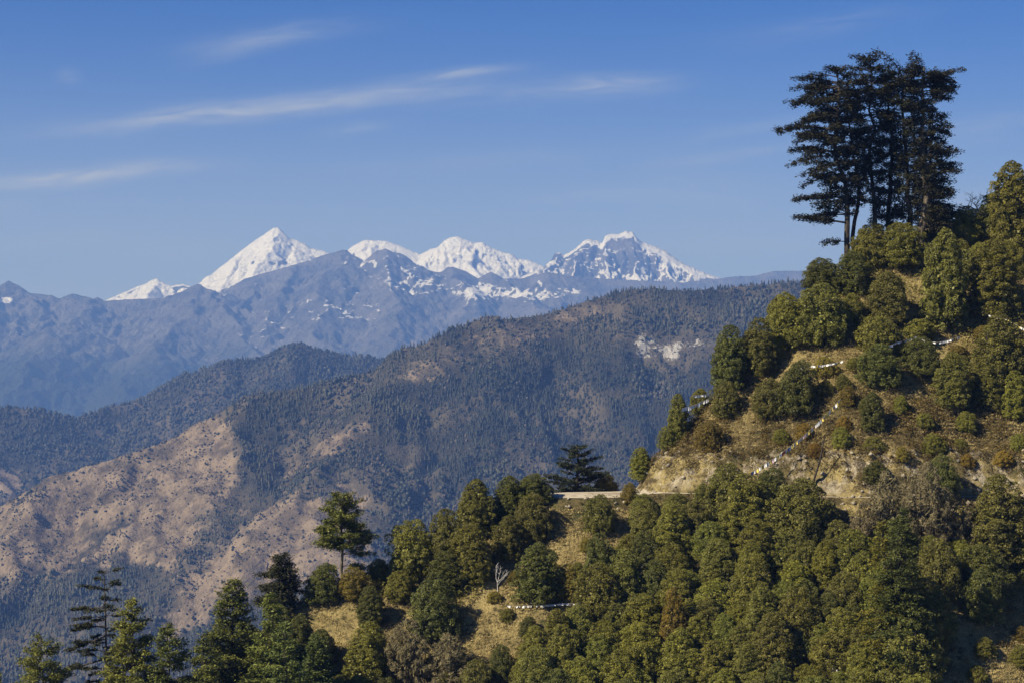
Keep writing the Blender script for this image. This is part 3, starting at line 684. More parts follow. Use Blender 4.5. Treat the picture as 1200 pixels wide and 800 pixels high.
def bush_mesh(seed, W, H, prof=0.35, conic=0.0, n_clump=270, leaf=0.20, mat='rhodo', dens=78, wr=0.5, gap=0.0):
    r = np.random.default_rng(seed)
    cl = []; tries = 0
    ph = r.uniform(0, 6.28, 4); am = r.uniform(0.05, 0.16, 4)
    lobes = [(r.uniform(-.05, .05) * W, r.uniform(-.05, .05) * W, 0.84, 1.0)]; a0 = r.uniform(0, 6.28)
    for q in range(int(r.integers(3, 6))):
        a0 += r.uniform(1.0, 1.9); d0 = r.uniform(0.17, 0.27) * W; lobes.append((d0 * math.cos(a0), d0 * math.sin(a0), r.uniform(0.44, 0.66), r.uniform(0.55, 0.95)))
    lw = np.array([q[2] ** 2 * q[3] for q in lobes]); lw /= lw.sum()
    while len(cl) < n_clump and tries < 14000:
        tries += 1
        lb = lobes[r.choice(len(lobes), p=lw)]
        t = r.uniform(0.02, 1.0) ** (0.9)
        a = r.uniform(0, 2 * math.pi)
        rad = math.sqrt(max(0, 1 - ((t - prof) / (1 - prof)) ** 2)) if t > prof else math.sqrt(max(0, 1 - ((prof - t) / (prof * 1.6)) ** 2))
        rad = rad * (1 - conic * t)
        lump = 1 + sum(am[i] * math.sin((i + 1) * a + ph[i] + 3 * t) for i in range(4))
        R = lb[2] * W / 2 * rad * lump * (r.uniform(0.76, 0.92) if r.uniform() < 0.85 else r.uniform(0.92, 1.08))
        p = np.array([lb[0] + R * math.cos(a), lb[1] + R * math.sin(a), t * H * lb[3]])
        if any(o is not lb and ((p[0] - o[0]) ** 2 + (p[1] - o[1]) ** 2) / (o[2] * W / 2) ** 2 + max(0, p[2] / (H * o[3]) - prof) ** 2 / (1 - prof) ** 2 < 0.5 for o in lobes): continue
        rc = r.uniform(0.04, 0.085) * W * (1 if r.uniform() < 0.8 else 1.4)
        if all(np.linalg.norm(p - q[0]) > 0.46 * (rc + q[1]) * 0.75 for q in cl): cl.append((p, rc))
    Cs = np.array([c[0] for c in cl]); Rs = np.array([c[1] for c in cl])
    out = norm(np.stack([Cs[:, 0], Cs[:, 1], (Cs[:, 2] - 0.35 * H) * (W / H)], -1))
    n = (dens * (Rs / Rs.mean()) ** 2).astype(int); idx = np.repeat(np.arange(len(cl)), n)
    d = norm(r.normal(size=(len(idx), 3)) + out[idx] * 0.75 + np.array([0, 0, 0.35]))
    C = Cs[idx] + d * (Rs[idx] * r.uniform(0.72, 1.05, len(idx)))[:, None] * np.array([1, 1, 0.85])
    N = d * 0.75 + np.array([0, 0, 0.35]) + r.normal(size=d.shape) * 0.6
    L = leaf * r.uniform(0.7, 1.25, len(idx))
    V1, F1 = leaves(C, N, L, L * wr, r); ctone = r.uniform(0, 1, len(cl))
    k = int(len(idx) * 0.22)                         # inner leaves, so that the crown is not hollow
    j = r.integers(0, len(cl), k); C2 = Cs[j] * np.array([1, 1, 1]) * r.uniform(0.45, 0.85, (k, 1)) + np.array([0, 0, 0.1 * H]) * r.uniform(0, 1, (k, 1)) + r.normal(size=(k, 3)) * 0.3
    V2, F2 = leaves(C2, r.normal(size=(k, 3)) + out[j], leaf * (2.2 if wr > 0.3 else 1.2), leaf * (1.5 if wr > 0.3 else 0.2), r)
    me = mesh_np('crown', np.concatenate([V1, V2]), np.concatenate([F1, F2 + len(V1)]), MAT[mat])
    attr(me, 'tone', np.repeat(np.concatenate([ctone[idx], ctone[j]]), 4))
    tb = Tubes()
    for s_ in range(r.integers(2, 4)):
        a = r.uniform(0, 6.28); e = np.array([math.cos(a), math.sin(a), 0]) * W * 0.22
        tb.add([np.array([0, 0, -0.6]) + e * 0.1, np.array([0, 0, 0.2 * H]) + e * 0.4, np.array([0, 0, 0.5 * H]) + e, np.array([0, 0, 0.78 * H]) + e * 1.2], [0.035 * W, 0.028 * W, 0.018 * W, 0.006 * W], 6)
        for q in range(5):
            z = r.uniform(0.2, 0.65) * H; b = a + r.uniform(-1.6, 1.6); p0 = np.array([0, 0, z]) + e * (z / H) * 1.6
            p1 = p0 + np.array([math.cos(b), math.sin(b), 0.7]) * W * 0.25
            tb.add([p0, (p0 + p1) / 2 + np.array([0, 0, 0.02 * H]), p1], [0.012 * W, 0.009 * W, 0.003 * W], 5)
    return me, tb.mesh('trunk', MAT['bark'])

BUSH = {}
for i in range(5): BUSH['round', i] = bush_mesh(200 + i, 7.0, 7.0, prof=0.36, conic=(0, 0.05, 0.1, 0.15, 0)[i])
for i in range(4): BUSH['tall', i] = bush_mesh(220 + i, 6.2, 9.6, prof=0.30, conic=0.06, n_clump=340)
for i in range(3): BUSH['low', i] = bush_mesh(240 + i, 6.4, 4.0, prof=0.35, n_clump=190)
for i in range(3): BUSH['twiggy', i] = bush_mesh(260 + i, 6.5, 6.5, prof=0.4, n_clump=150, leaf=0.55, mat='twig', dens=42, wr=0.14)
DIM = dict(round=(7.0, 7.0), tall=(6.2, 9.6), low=(6.4, 4.0), twiggy=(6.5, 6.5))
NVAR = dict(round=5, tall=4, low=3, twiggy=3)
placed = []
def put_bush(px, top, base, w, label, group=None, tone=(1, 1, 1), kind=None, name='rhododendron_tree', cat='tree', Y=None):
    r = random.Random(int(px * 7 + top * 13 + base))
    p = hit(px, base) if Y is None else (lambda q: np.array([q[0], Y, float(hill_h(q[0], Y))]))(at(px, base, Y))
    s = p[1] / F; h = max(1.0, (base - top) * s); wm = max(1.0, w * s * 0.97)
    if kind is None:
        asp = h / wm
        kind = 'tall' if asp > 1.22 else ('low' if asp < 0.72 else 'round')
    k_ = r.randrange(NVAR[kind]); cm, tm = BUSH[kind, k_]; W0, H0 = DIM[kind]
    root = empty(name, (p[0], p[1], p[2] - 0.15), r.uniform(0, 6.28))
    root.scale = (wm / W0, wm / W0, h / H0)
    tag(root, label, cat, group)
    c = link('crown', cm, root); c.color = tuple(tone) + (1,)
    link('trunk', tm, root)
    placed.append((px, base, w, top))
    return root
DK = (0.66, 0.70, 0.62); MD = (0.95, 0.93, 0.78); OL = (1.10, 1.07, 0.74); BR = (1.25, 1.0, 0.74); GY = (1.0, 0.95, 1.0)

# shrubs and small trees one can point at: px, top, base, width, tone, label
B = [
 (1105, 272, 388, 60, MD, 'tallest dense green rhododendron on the upper slope, egg shaped, right of the straw-coloured grass patch'),
 (1039, 320, 377, 56, MD, 'rounded green bush left of the straw grass patch under the grove'),
 (1058, 262, 313, 58, OL, 'olive bush under the right-hand trunks of the grove'),
 (1022, 262, 312, 50, OL, 'olive bush at the foot of the grove, under its middle trunks'),
 (1000, 296, 345, 50, DK, 'dark bush just below the leftmost trunks of the grove'),
 (963, 303, 342, 50, DK, 'dark green bush on the skyline left of the grove base'),
 (962, 335, 406, 66, MD, 'broad green bush on the upper slope left of the rounded bush by the grass patch'),
 (924, 345, 408, 54, OL, 'olive bush at the left skyline above the dark paired trees'),
 (1000, 345, 380, 36, OL, 'small olive bush between the broad green bush and the rounded bush'),
 (1166, 282, 370, 66, OL, 'large olive rhododendron standing right of the tallest egg-shaped one'),
 (1190, 192, 300, 64, OL, 'big olive tree on the skyline at the right edge of the photo'),
 (1135, 244, 290, 46, OL, 'olive bush on the skyline under the small leafless tree'),
 (1100, 248, 280, 40, OL, 'low olive bush on the skyline right of the grove'),
 (1160, 228, 285, 40, MD, 'narrow green bush on the skyline right of the small leafless tree'),
 (1030, 372, 412, 58, OL, 'olive bush directly above the upper white flag string'),
 (1033, 405, 454, 58, DK, 'dark bush under the left part of the upper white flag string'),
 (1078, 396, 440, 56, DK, 'dark bush under the right part of the upper white flag string'),
 (1075, 374, 398, 44, OL, 'small olive bush over the right part of the upper white flag string'),
 (1172, 370, 462, 72, MD, 'large green bush near the right edge below the flag string at the picture edge'),
 (1114, 414, 478, 48, MD, 'green bush standing alone on dry grass under the end of the upper flag string'),
 (1156, 420, 477, 48, MD, 'green bush tucked under the large one near the right edge'),
 (1188, 435, 490, 36, OL, 'narrow yellow-green bush at the right edge above the road cutting'),
 (1024, 460, 505, 30, DK, 'small dark slim bush on the slope right of the coloured flag string'),
 (937, 425, 486, 52, DK, 'dark bush hung with the middle short flag string'),
 (905, 445, 488, 46, MD, 'round bush left of the one hung with the middle short flag string'),
 (888, 374, 442, 46, MD, 'right one of the tall dark paired trees on the left skyline of the upper slope'),
 (856, 382, 455, 48, DK, 'left one of the tall dark paired trees on the left skyline of the upper slope'),
 (795, 454, 507, 30, MD, 'slim bush at the outer skyline, left end of the white rag string'),
 (822, 441, 470, 28, OL, 'small bush behind the thick white rag string on the skyline'),
 (850, 447, 488, 38, MD, 'bush right of the thick white rag string, below the paired trees'),
 (752, 519, 556, 30, OL, 'small bush on the skyline just above the end of the pale road'),
 (782, 496, 522, 26, MD, 'small bush on the skyline above the pale road cutting'),
 (833, 492, 528, 36, BR, 'brownish bush above the left end of the rock cutting'),
 (482, 611, 680, 62, OL, 'tall round-headed olive tree at the left end of the tree row below the road'),
 (520, 596, 668, 50, MD, 'second tree from the left in the tree row below the road'),
 (560, 562, 628, 54, MD, 'tall dark green tree in the middle of the tree row on the skyline'),
 (595, 559, 612, 42, DK, 'dark tree on the skyline left of the pale road end'),
 (628, 555, 588, 46, DK, 'low dark tree on the skyline touching the left end of the pale road'),
 (625, 580, 632, 50, MD, 'round green bush below the left end of the pale road, edging the grass'),
 (555, 612, 680, 50, OL, 'tree of the inner row left of the pale dead snag'),
 (596, 604, 655, 40, MD, 'tree just right of the pale dead snag'),
 (520, 645, 700, 46, DK, 'shaded dark tree below the second tree of the row'),
 (632, 638, 707, 58, DK, 'dark round bush alone on the straw grass above the white flag line'),
 (702, 580, 624, 40, MD, 'round green bush directly below the pale road turnout'),
 (700, 625, 698, 42, DK, 'dark columnar tree on the grass below the road turnout bush'),
 (665, 660, 700, 28, BR, 'small brownish bush right of the dark round bush on the grass'),
 (507, 680, 750, 66, DK, 'big dark round bush on the lower slope, left of the open straw grass'),
 (470, 670, 705, 40, OL, 'olive bush at the foot of the round-headed tree'),
 (436, 686, 732, 36, DK, 'dark bush on the small straw slope right of the pine'),
 (443, 655, 684, 32, MD, 'small bush on the skyline between the pine and the round-headed tree'),
 (380, 662, 706, 42, DK, 'dark bush at the foot of the pine, on its left'),
 (415, 664, 700, 40, BR, 'brownish bush at the foot of the pine, on its right'),
 (620, 722, 748, 26, DK, 'tiny dark bush on the straw grass right under the white flag line'),
 (588, 757, 795, 34, DK, 'small dark bush low on the open straw grass'),
 (541, 764, 792, 28, DK, 'small dark bush at the bottom left of the open straw grass'),
 (378, 738, 778, 38, DK, 'dark bush at the bottom, below the small straw slope'),
 (350, 720, 760, 34, DK, 'shadowed bush left of the small straw slope, beside the pines'),
 (430, 730, 800, 58, OL, 'olive bush at the bottom right of the small straw slope'),
 (855, 546, 612, 60, MD, 'rounded tree whose top overlaps the pale rock, left end of the flag string foot'),
 (792, 578, 615, 44, MD, 'round bush just under the left end of the rock cutting'),
 (940, 563, 645, 84, MD, 'very broad domed rhododendron right below the leaning dark pole'),
 (905, 552, 600, 50, DK, 'dark bush between the rounded tree under the rock and the very broad dome'),
 (1028, 540, 566, 34, DK, 'small bush in front of the pale rock bank right of the leaning pole'),
 (1105, 533, 585, 44, DK, 'dark narrow evergreen at the top of the grey twiggy bushes'),
 (1172, 556, 660, 84, MD, 'very large domed rhododendron at the right edge just under the road'),
 (1064, 716, 806, 96, MD, 'very large domed rhododendron at the bottom edge beside the tawny grass bank'),
 (1148, 640, 702, 78, DK, 'wide dark rhododendron above the tawny grass bank at lower right'),
 (1150, 668, 728, 60, DK, 'dark ragged bush hanging over the tawny grass bank at lower right'),
]
for (px, top, base, w, tone, lab) in B: put_bush(px, top, base, w, lab, tone=tone)
TW = [(1045, 558, 640, 62, 'grey-brown twiggy leafless bush left of the dark narrow evergreen'),
      (1085, 548, 650, 60, 'tallest grey-brown twiggy leafless bush in front of the dark narrow evergreen'),
      (1015, 590, 650, 46, 'small twiggy brown bush beside the very broad dome'),
      (1118, 580, 650, 50, 'grey twiggy bush right of the dark narrow evergreen'),
      (530, 745, 806, 60, 'grey-brown twiggy bush at the bottom edge left of the straw grass'),
      (480, 730, 806, 56, 'brown twiggy bush at the bottom edge, left neighbour of the grey-brown one')]
for (px, top, base, w, lab) in TW: put_bush(px, top, base, w, lab, kind='twiggy', name='leafless_bush', cat='bush')
put_bush(790, 690, 780, 40, 'tall golden brown bush among the dark rhododendrons of the lower thicket', tone=(1.25, 0.95, 0.55), kind='tall', name='golden_bush', cat='bush')

# the closed thickets: trees nothing tells apart
def inpoly(x, y, poly):
    c = False; j = len(poly) - 1
    for i in range(len(poly)):
        xi, yi = poly[i]; xj, yj = poly[j]
        if (yi > y) != (yj > y) and x < (xj - xi) * (y - yi) / (yj - yi) + xi: c = not c
        j = i
    return c
def thicket(poly, n, wlo, whi, label, group, tones, seed, sep=0.43, asp=(0.8, 1.3)):
    r = random.Random(seed); xs_ = [p[0] for p in poly]; ys_ = [p[1] for p in poly]; k = 0
    for _ in range(n * 60):
        if k >= n: break
        x = r.uniform(min(xs_), max(xs_)); y = r.uniform(min(ys_), max(ys_))
        if not inpoly(x, y, poly): continue
        w = r.uniform(wlo, whi); h = w * r.uniform(*asp)
        if any(math.hypot(x - q[0], (y - q[1]) * 1.5) < sep * (w + q[2]) * 0.72 for q in placed): continue
        t = r.choice(tones); put_bush(x, y - h, y, w, label, group, tone=t); k += 1
MIX = [MD, MD, OL, OL, DK, (0.95, 1.0, 0.7), (1.08, 1.04, 0.62)]
thicket([(735, 618), (830, 615), (900, 640), (1000, 645), (1010, 700), (1010, 880), (600, 880), (650, 770), (700, 725), (728, 665)], 120, 38, 68,
        'rhododendron of the closed green thicket between the road and the bottom edge', 'rhododendrons of the lower thicket', MIX, 41)
thicket([(1000, 640), (1200, 640), (1215, 690), (1100, 705), (1095, 880), (1005, 880)], 32, 40, 66,
        'rhododendron of the thicket around the dark conifer at lower right', 'rhododendrons around the lower conifer', MIX, 42)
thicket([(590, 815), (650, 745), (700, 740), (640, 880), (380, 880), (400, 800), (470, 800)], 20, 32, 54,
        'bush of the mixed scrub along the bottom edge below the open straw grass', 'bushes of the bottom edge scrub', MIX + [BR, BR], 43)
thicket([(140, 880), (240, 800), (330, 750), (400, 770), (400, 880)], 16, 32, 50,
        'dark bush filling the gaps under the pines at lower left', 'bushes under the lower left pines', [DK, MD], 44)
thicket([(1120, 300), (1205, 230), (1205, 350), (1120, 330)], 6, 30, 46,
        'olive bush of the dense skyline growth at the upper right', 'bushes of the upper right skyline', [OL, MD], 45)
thicket([(880, 400), (930, 375), (960, 420), (880, 430)], 4, 26, 38,
        'green bush filling the upper left slope between the paired trees and the flag strings', 'bushes on the upper left slope', [OL, MD], 46)
thicket([(760, 560), (860, 500), (1200, 490), (1200, 560), (1000, 540), (870, 530)], 14, 18, 30,
        'small brownish bush on the dry scrub slope above the road cutting', 'small bushes above the road cutting', [BR, (1.5, 1.0, 0.7), OL], 47, sep=0.8, asp=(0.6, 0.95))
thicket([(970, 395), (1200, 380), (1200, 500), (900, 500)], 16, 20, 34,
        'small low bush dotted on the dry grass of the middle slope', 'small bushes on the middle slope', [BR, OL, MD], 48, sep=0.75, asp=(0.6, 1.0))
thicket([(560, 700), (700, 640), (735, 600), (720, 720), (600, 740)], 7, 16, 26,
        'small low scrubby bush on the open straw grass below the road', 'small bushes on the straw grass', [BR, OL], 49, sep=0.8, asp=(0.6, 0.9))
thicket([(1095, 720), (1200, 700), (1200, 800), (1095, 800)], 8, 24, 40,
        'small bush on the tawny grass bank at lower right', 'small bushes on the tawny bank', [OL, BR], 50, sep=0.9, asp=(0.6, 0.9))

# ------------------------------------------------------------------ conifers
def conifer(name, base, H, env, seed, label, cat='conifer', group=None, mat='conifer', bark='bark', tone=(1, 1, 1), lean=(0, 0), r0=0.35, t0=0.25, nb=70,
            rise=0.1, droop=0.25, leaf=(0.46, 0.17), dens=7.0, pad=0.35, whorl=False, extra=(), twig_droop=0.0, thick=0.26, bend=0.5, bald=0.25, vary=0.12):
    """env(t, s): crown reach in metres at height fraction t on side s (-1 left .. 1 right)"""
    r = np.random.default_rng(seed)
    tz = np.linspace(0, 1, 12)
    wob = np.cumsum(r.normal(size=(12, 2)) * bend * 0.035 * H, axis=0) * 0.35
    wob = wob - tz[:, None] * wob[-1]
    tp = np.stack([lean[0] * tz ** 1.3 + wob[:, 0], lean[1] * tz + wob[:, 1], tz * H], -1); tp[0, :2] = 0
    tp[0, 2] = -1.5
    tb = Tubes(); tb.add(tp, r0 * (1 - tz * 0.88) ** 0.85, 9)
    def trunk_at(t): return np.array([np.interp(t, tz, tp[:, i]) for i in range(3)])
    C = []; T = []; Nn = []; Ls = []
    brs = []
    for i in range(nb):
        t = t0 + (0.985 - t0) * min(1, max(0, (i + r.uniform(-2.2, 3.2)) / nb))
        if whorl: t = t0 + (0.985 - t0) * (round((t - t0) / 0.055) * 0.055) / (1 - t0) + r.uniform(-.006, .006); t = min(t, 0.985)
        a = i * 2.399 + r.uniform(-.9, .9)
        L = env(t, math.cos(a)) * (r.uniform(0.45, 1.15) ** 0.8); brs.append((t, a, L, rise, droop))
    for e in extra: brs.append(e)
    for i0, (t, a, L, ri, dr) in enumerate(brs):
        if L < 0.25: continue
        p0 = trunk_at(t); btone = r.uniform(0, 1); dh = np.array([math.cos(a), math.sin(a), 0]); sd = np.array([-dh[1], dh[0], 0])
        s = np.linspace(0, 1, 7); curv = r.uniform(-.25, .25)
        up = ri + r.normal() * (vary if i0 < nb else 0.04) + (0.5 * max(0, t - 0.85) * 4 if i0 < nb else 0)
        bp = p0 + dh * (L * s)[:, None] + sd * (curv * L * s * s)[:, None] + np.array([0, 0, 1.0]) * ((up * s - dr * s * s + 0.12 * dr * s ** 4) * L)[:, None]
        tb.add(bp, np.maximum(0.018 * L + 0.02, 0.03) * (1 - 0.8 * s), 5)
        n_tw = max(6, int(L * (4.5 if i0 < nb else 6)))
        for j in range(n_tw):
            u = (bald if i0 < nb else bald * 0.6) + (1 - bald) * (j + r.uniform(0, 1)) / n_tw; u = min(1, max(bald, u + 0.05 * math.sin(u * L * 4.2 + i0)))
            q = np.array([np.interp(u, s, bp[:, k]) for k in range(3)])
            side = 1 if j % 2 else -1
            ang = r.uniform(0.5, 1.15) * side
            td = dh * math.cos(ang) + sd * math.sin(ang)
            tl = pad * L * (1.15 - u) ** 0.6 * r.uniform(0.6, 1.1) + 0.3
            if u > 0.93: td = dh; tl = 0.35 * pad * L + 0.3
            n = max(5, int(tl * dens * 1.9)); v = r.uniform(0.08, 1, n)
            c = q + td * (tl * v)[:, None] + np.array([0, 0, 1.0]) * (-twig_droop * tl * v ** 2)[:, None] + r.normal(size=(n, 3)) * np.array([0.16, 0.16, thick])
            C.append(c); T.append(np.tile(td, (n, 1)) + r.normal(size=(n, 3)) * 0.55); Nn.append(np.array([0, 0, 1.0]) + r.normal(size=(n, 3)) * 0.5); Ls.append(np.full(n, btone))
            if tl > 1.2 and j % 2 == 0: tb.add([q, q + td * tl * 0.7 + np.array([0, 0, -twig_droop * tl * 0.49])], [0.03, 0.01], 3)
    C = np.concatenate(C); T = np.concatenate(T); Nn = np.concatenate(Nn)
    Lf = leaf[0] * r.uniform(0.6, 1.25, len(C))
    V, Fc = leaves(C, Nn, Lf, Lf * leaf[1] / leaf[0], r, T)
    root = empty(name, base); tag(root, label, cat, group)
    link('trunk', tb.mesh('trunk', MAT[bark]), root)
    cme = mesh_np('crown', V, Fc, MAT[mat]); attr(cme, 'tone', np.repeat(np.concatenate(Ls), 4)); cr = link('crown', cme, root); cr.color = tuple(tone) + (1,)
    return root
def E(ts, left, right):
    def f(t, s):
        l = np.interp(t, ts, left); rr = np.interp(t, ts, right); w = 0.5 + 0.5 * s
        return float(l * (1 - w) + rr * w)
    return f
def base_at(px, Y):
    q = at(px, 400, Y); return np.array([q[0], Y, float(hill_h(q[0], Y))])
# the dark grove on the crest (y about 335 m: 1 px = 0.144 m)
def grove(px, top, Y, envs, label, seed, **kw):
    b = base_at(px, Y); H = at(px, top, Y)[2] - b[2]
    kw['nb'] = int(kw['nb'] * 1.9); kw.setdefault('vary', 0.22); kw.setdefault('leaf', (0.46, 0.2)); kw.setdefault('bend', 0.9)
    e0 = envs; envs = lambda t, s: 1.12 * e0(t, s)
    return conifer('cypress_tree', b, H, envs, seed, label, 'tree', 'dark conifer grove on the crest', **kw)
g = 0.144
grove(996, 80, 334, E([0.2, 0.3, 0.45, 0.6, 0.75, 0.9, 1.0], [24 * g, 32 * g, 50 * g, 60 * g, 54 * g, 44 * g, 26 * g], [14 * g, 18 * g, 22 * g, 25 * g, 28 * g, 30 * g, 16 * g]),
      'leftmost tree of the dark grove on the crest, with long ragged branches reaching far left', 301, lean=(-2.2, 0), r0=0.55, t0=0.27, nb=66, rise=0.26, droop=0.34, dens=7.5, pad=0.30,
      extra=((0.24, math.pi + 0.2, 66 * g, 0.06, 0.06), (0.28, math.pi - 0.3, 48 * g, 0.15, 0.2), (0.36, math.pi, 66 * g, 0.15, 0.25), (0.15, math.pi - 0.1, 30 * g, 0.0, 0.15)))
grove(1007, 100, 337, E([0.2, 0.4, 0.6, 0.8, 1.0], [16 * g, 20 * g, 30 * g, 32 * g, 14 * g], [14 * g, 18 * g, 22 * g, 24 * g, 12 * g]),
      'slender second trunk from the left in the dark crest grove, crossing the leftmost one', 302, lean=(-1.8, 0.5), r0=0.42, t0=0.38, nb=34, rise=0.25, droop=0.35)
grove(1029, 66, 338, E([0.3, 0.45, 0.7, 0.85, 1.0], [12 * g, 24 * g, 32 * g, 32 * g, 20 * g], [12 * g, 20 * g, 28 * g, 28 * g, 18 * g]),
      'tallest tree of the dark crest grove, its pointed top rising in the middle', 303, lean=(-1.4, 0), r0=0.45, t0=0.38, nb=60, rise=0.2, droop=0.3)
grove(1044, 96, 340, E([0.05, 0.3, 0.6, 1.0], [20 * g, 24 * g, 20 * g, 10 * g], [20 * g, 22 * g, 20 * g, 10 * g]),
      'dense dark tree in the centre of the crest grove with foliage down to its foot', 304, lean=(0.2, 0), r0=0.5, t0=0.04, nb=80, rise=0.15, droop=0.35, dens=9)
grove(1061, 80, 337, E([0.15, 0.4, 0.7, 0.9, 1.0], [14 * g, 22 * g, 26 * g, 32 * g, 26 * g], [12 * g, 20 * g, 26 * g, 32 * g, 28 * g]),
      'dark crest grove tree between the dense central one and the thick-trunked one', 305, lean=(-0.9, 0), r0=0.55, t0=0.15, nb=58, rise=0.2, droop=0.3)
grove(1080, 79, 335, E([0.2, 0.35, 0.55, 0.7, 0.80, 0.93, 1.0], [16 * g, 22 * g, 16 * g, 16 * g, 26 * g, 42 * g, 30 * g], [30 * g, 36 * g, 36 * g, 24 * g, 20 * g, 38 * g, 26 * g]),
      'thick-trunked tree of the crest grove with a flat top jutting right', 306, lean=(0.6, 0), r0=0.8, t0=0.12, nb=74, rise=0.12, droop=0.2, bark='lit_bark',
      extra=((0.90, 0.1, 42 * g, 0.05, 0.10), (0.92, -0.15, 40 * g, 0.08, 0.16), (0.94, 0.2, 36 * g, 0.06, 0.1), (0.87, -0.25, 38 * g, 0.04, 0.15), (0.94, 0.4, 36 * g, 0.0, 0.1), (0.96, -0.5, 30 * g, -0.05, 0.1), (0.93, 2.9, 30 * g, 0.0, 0.1), (0.89, 0.0, 34 * g, 0.1, 0.2)))
grove(1094, 130, 338, E([0.05, 0.3, 0.5, 0.8, 1.0], [12 * g, 18 * g, 18 * g, 14 * g, 6 * g], [30 * g, 36 * g, 32 * g, 22 * g, 8 * g]),
      'lower rightmost tree of the dark crest grove, drooping towards the right', 307, r0=0.4, t0=0.05, nb=60, rise=0.1, droop=0.3)

def cone_env(w, ex=0.62, tw=0.1):
    ts = np.linspace(0, 1, 12); v = w * np.clip((1 - ts), 0, 1) ** ex * np.clip((ts + 0.25) / (tw + 0.25), 0.55, 1)
    return E(ts, v, v)
def pine(px, top, Y, w, label, seed, name='pine_tree', group=None, **kw):
    b = base_at(px, Y); H = at(px, top, Y)[2] - b[2]; s = Y / F
    a = dict(mat='pine', leaf=(0.42, 0.16), dens=12, pad=0.50, rise=0.30, droop=0.10, vary=0.18, nb=70, r0=0.26, t0=0.2, thick=0.20)
    a.update(kw); env = a.pop('env', None) or cone_env(w * s / 2 * 1.2)
    a['nb'] = int(a['nb'] * 1.5)
    return conifer(name, b, H, env, seed, label, 'tree', group, **a)
s_ = 284 / F
pine(400, 574, 284, 64, 'solitary layered pine on the crest with its bare lower trunk showing', 311, t0=0.34, nb=50, whorl=True, bark='lit_bark',
     env=E([0.3, 0.45, 0.6, 0.8, 0.92, 1.0], [24 * s_, 30 * s_, 28 * s_, 20 * s_, 12 * s_, 4 * s_], [26 * s_, 38 * s_, 34 * s_, 26 * s_, 14 * s_, 4 * s_]), tone=(0.95, 0.95, 0.75),
     extra=((0.22, 0.2, 28 * s_, 0.25, 0.5), (0.2, 2.9, 22 * s_, 0.2, 0.4)), bald=0.3)
pine(330, 651, 280, 50, 'small dark spreading conifer left of the solitary pine', 312, mat='conifer', tone=(1.3, 1.4, 1.2), env=E([0, 0.4, 0.7, 1], [3.4, 3.4, 2.6, 1.0], [3.0, 3.2, 2.4, 1.0]), t0=0.1, rise=0.35, droop=0.3, nb=60)
pine(276, 676, 262, 92, 'tall green pine with a pointed top behind the lower left pines', 313, tone=(0.95, 1.0, 0.8), nb=90, dens=12)
pine(318, 690, 252, 80, 'bushy yellow-green pine right of the tall pointed one', 314, tone=(1.0, 1.05, 0.8), nb=90, dens=12)
pine(336, 722, 238, 110, 'wide dark green pine at the bottom edge, in front of the yellow-green one', 315, tone=(0.8, 0.9, 0.8), nb=90, dens=12)
pine(240, 742, 248, 94, 'low pine at the bottom edge left of the tall pointed one', 316, tone=(1.0, 1.0, 0.8), nb=70, dens=12)
pine(156, 699, 252, 106, 'full bright green pine just right of the sparse dark hemlock', 317, tone=(1.25, 1.2, 0.85), nb=100, dens=12)
pine(196, 727, 250, 112, 'green pine at the bottom, right neighbour of the full bright one', 318, tone=(0.85, 0.95, 0.8), nb=90, dens=12)
pine(49, 746, 250, 76, 'round-topped bright pine standing alone at the bottom left', 319, tone=(1.2, 1.2, 0.85), nb=80, dens=12, env=E([0, 0.5, 0.8, 0.95, 1], [5, 4.6, 3.4, 1.8, 0.8], [5, 4.4, 3.2, 1.8, 0.8]))
pine(-4, 776, 250, 40, 'pine cut by the left edge of the photo, only a tip showing', 320, tone=(1.1, 1.1, 0.8), nb=50)
pine(372, 742, 262, 60, 'dark pine at the bottom beside the straw slope', 321, tone=(0.6, 0.7, 0.7), nb=70, dens=12)
s_ = 256 / F
b = base_at(126, 256)
conifer('hemlock_tree', b, at(126, 668, 256)[2] - b[2],
        E([0, 0.3, 0.45, 0.6, 0.72, 0.8, 0.9, 0.97, 1.0], [60 * s_, 58 * s_, 50 * s_, 40 * s_, 34 * s_, 46 * s_, 30 * s_, 22 * s_, 18 * s_], [40 * s_, 36 * s_, 30 * s_, 26 * s_, 14 * s_, 16 * s_, 22 * s_, 18 * s_, 16 * s_]),
        331, 'sparse dark hemlock with a flat top and layered branches, at the lower left', 'tree', mat='conifer', tone=(1.2, 1.3, 1.1), lean=(-0.4, 0), r0=0.3, t0=0.18, nb=80, rise=0.05, droop=0.10, dens=9, pad=0.26, thick=0.10,
        extra=((0.72, math.pi + 0.1, 50 * s_, -0.35, 0.05), (0.84, math.pi - 0.1, 46 * s_, 0.0, 0.1), (0.76, math.pi, 44 * s_, 0.12, 0.3), (0.62, math.pi + 0.2, 60 * s_, -0.2, 0.1)), bald=0.45)
s_ = 300 / F
b = base_at(676, 306)
conifer('cedar_tree', b, at(676, 522, 306)[2] - b[2], E([0, 0.3, 0.6, 0.8, 1.0], [34 * s_, 36 * s_, 28 * s_, 26 * s_, 6 * s_], [34 * s_, 40 * s_, 34 * s_, 22 * s_, 6 * s_]),
        332, 'dark broad spreading conifer standing beside the pale road', 'tree', mat='conifer', tone=(1.0, 1.2, 1.2), r0=0.35, t0=0.08, nb=60, rise=0.45, droop=0.25, dens=9, pad=0.30, thick=0.12)
pine(1058, 588, 256, 74, 'dark layered conifer rising from the lower right thicket', 333, mat='pine', tone=(0.62, 0.68, 0.6), nb=100, dens=11, t0=0.1, rise=0.1, droop=0.25)
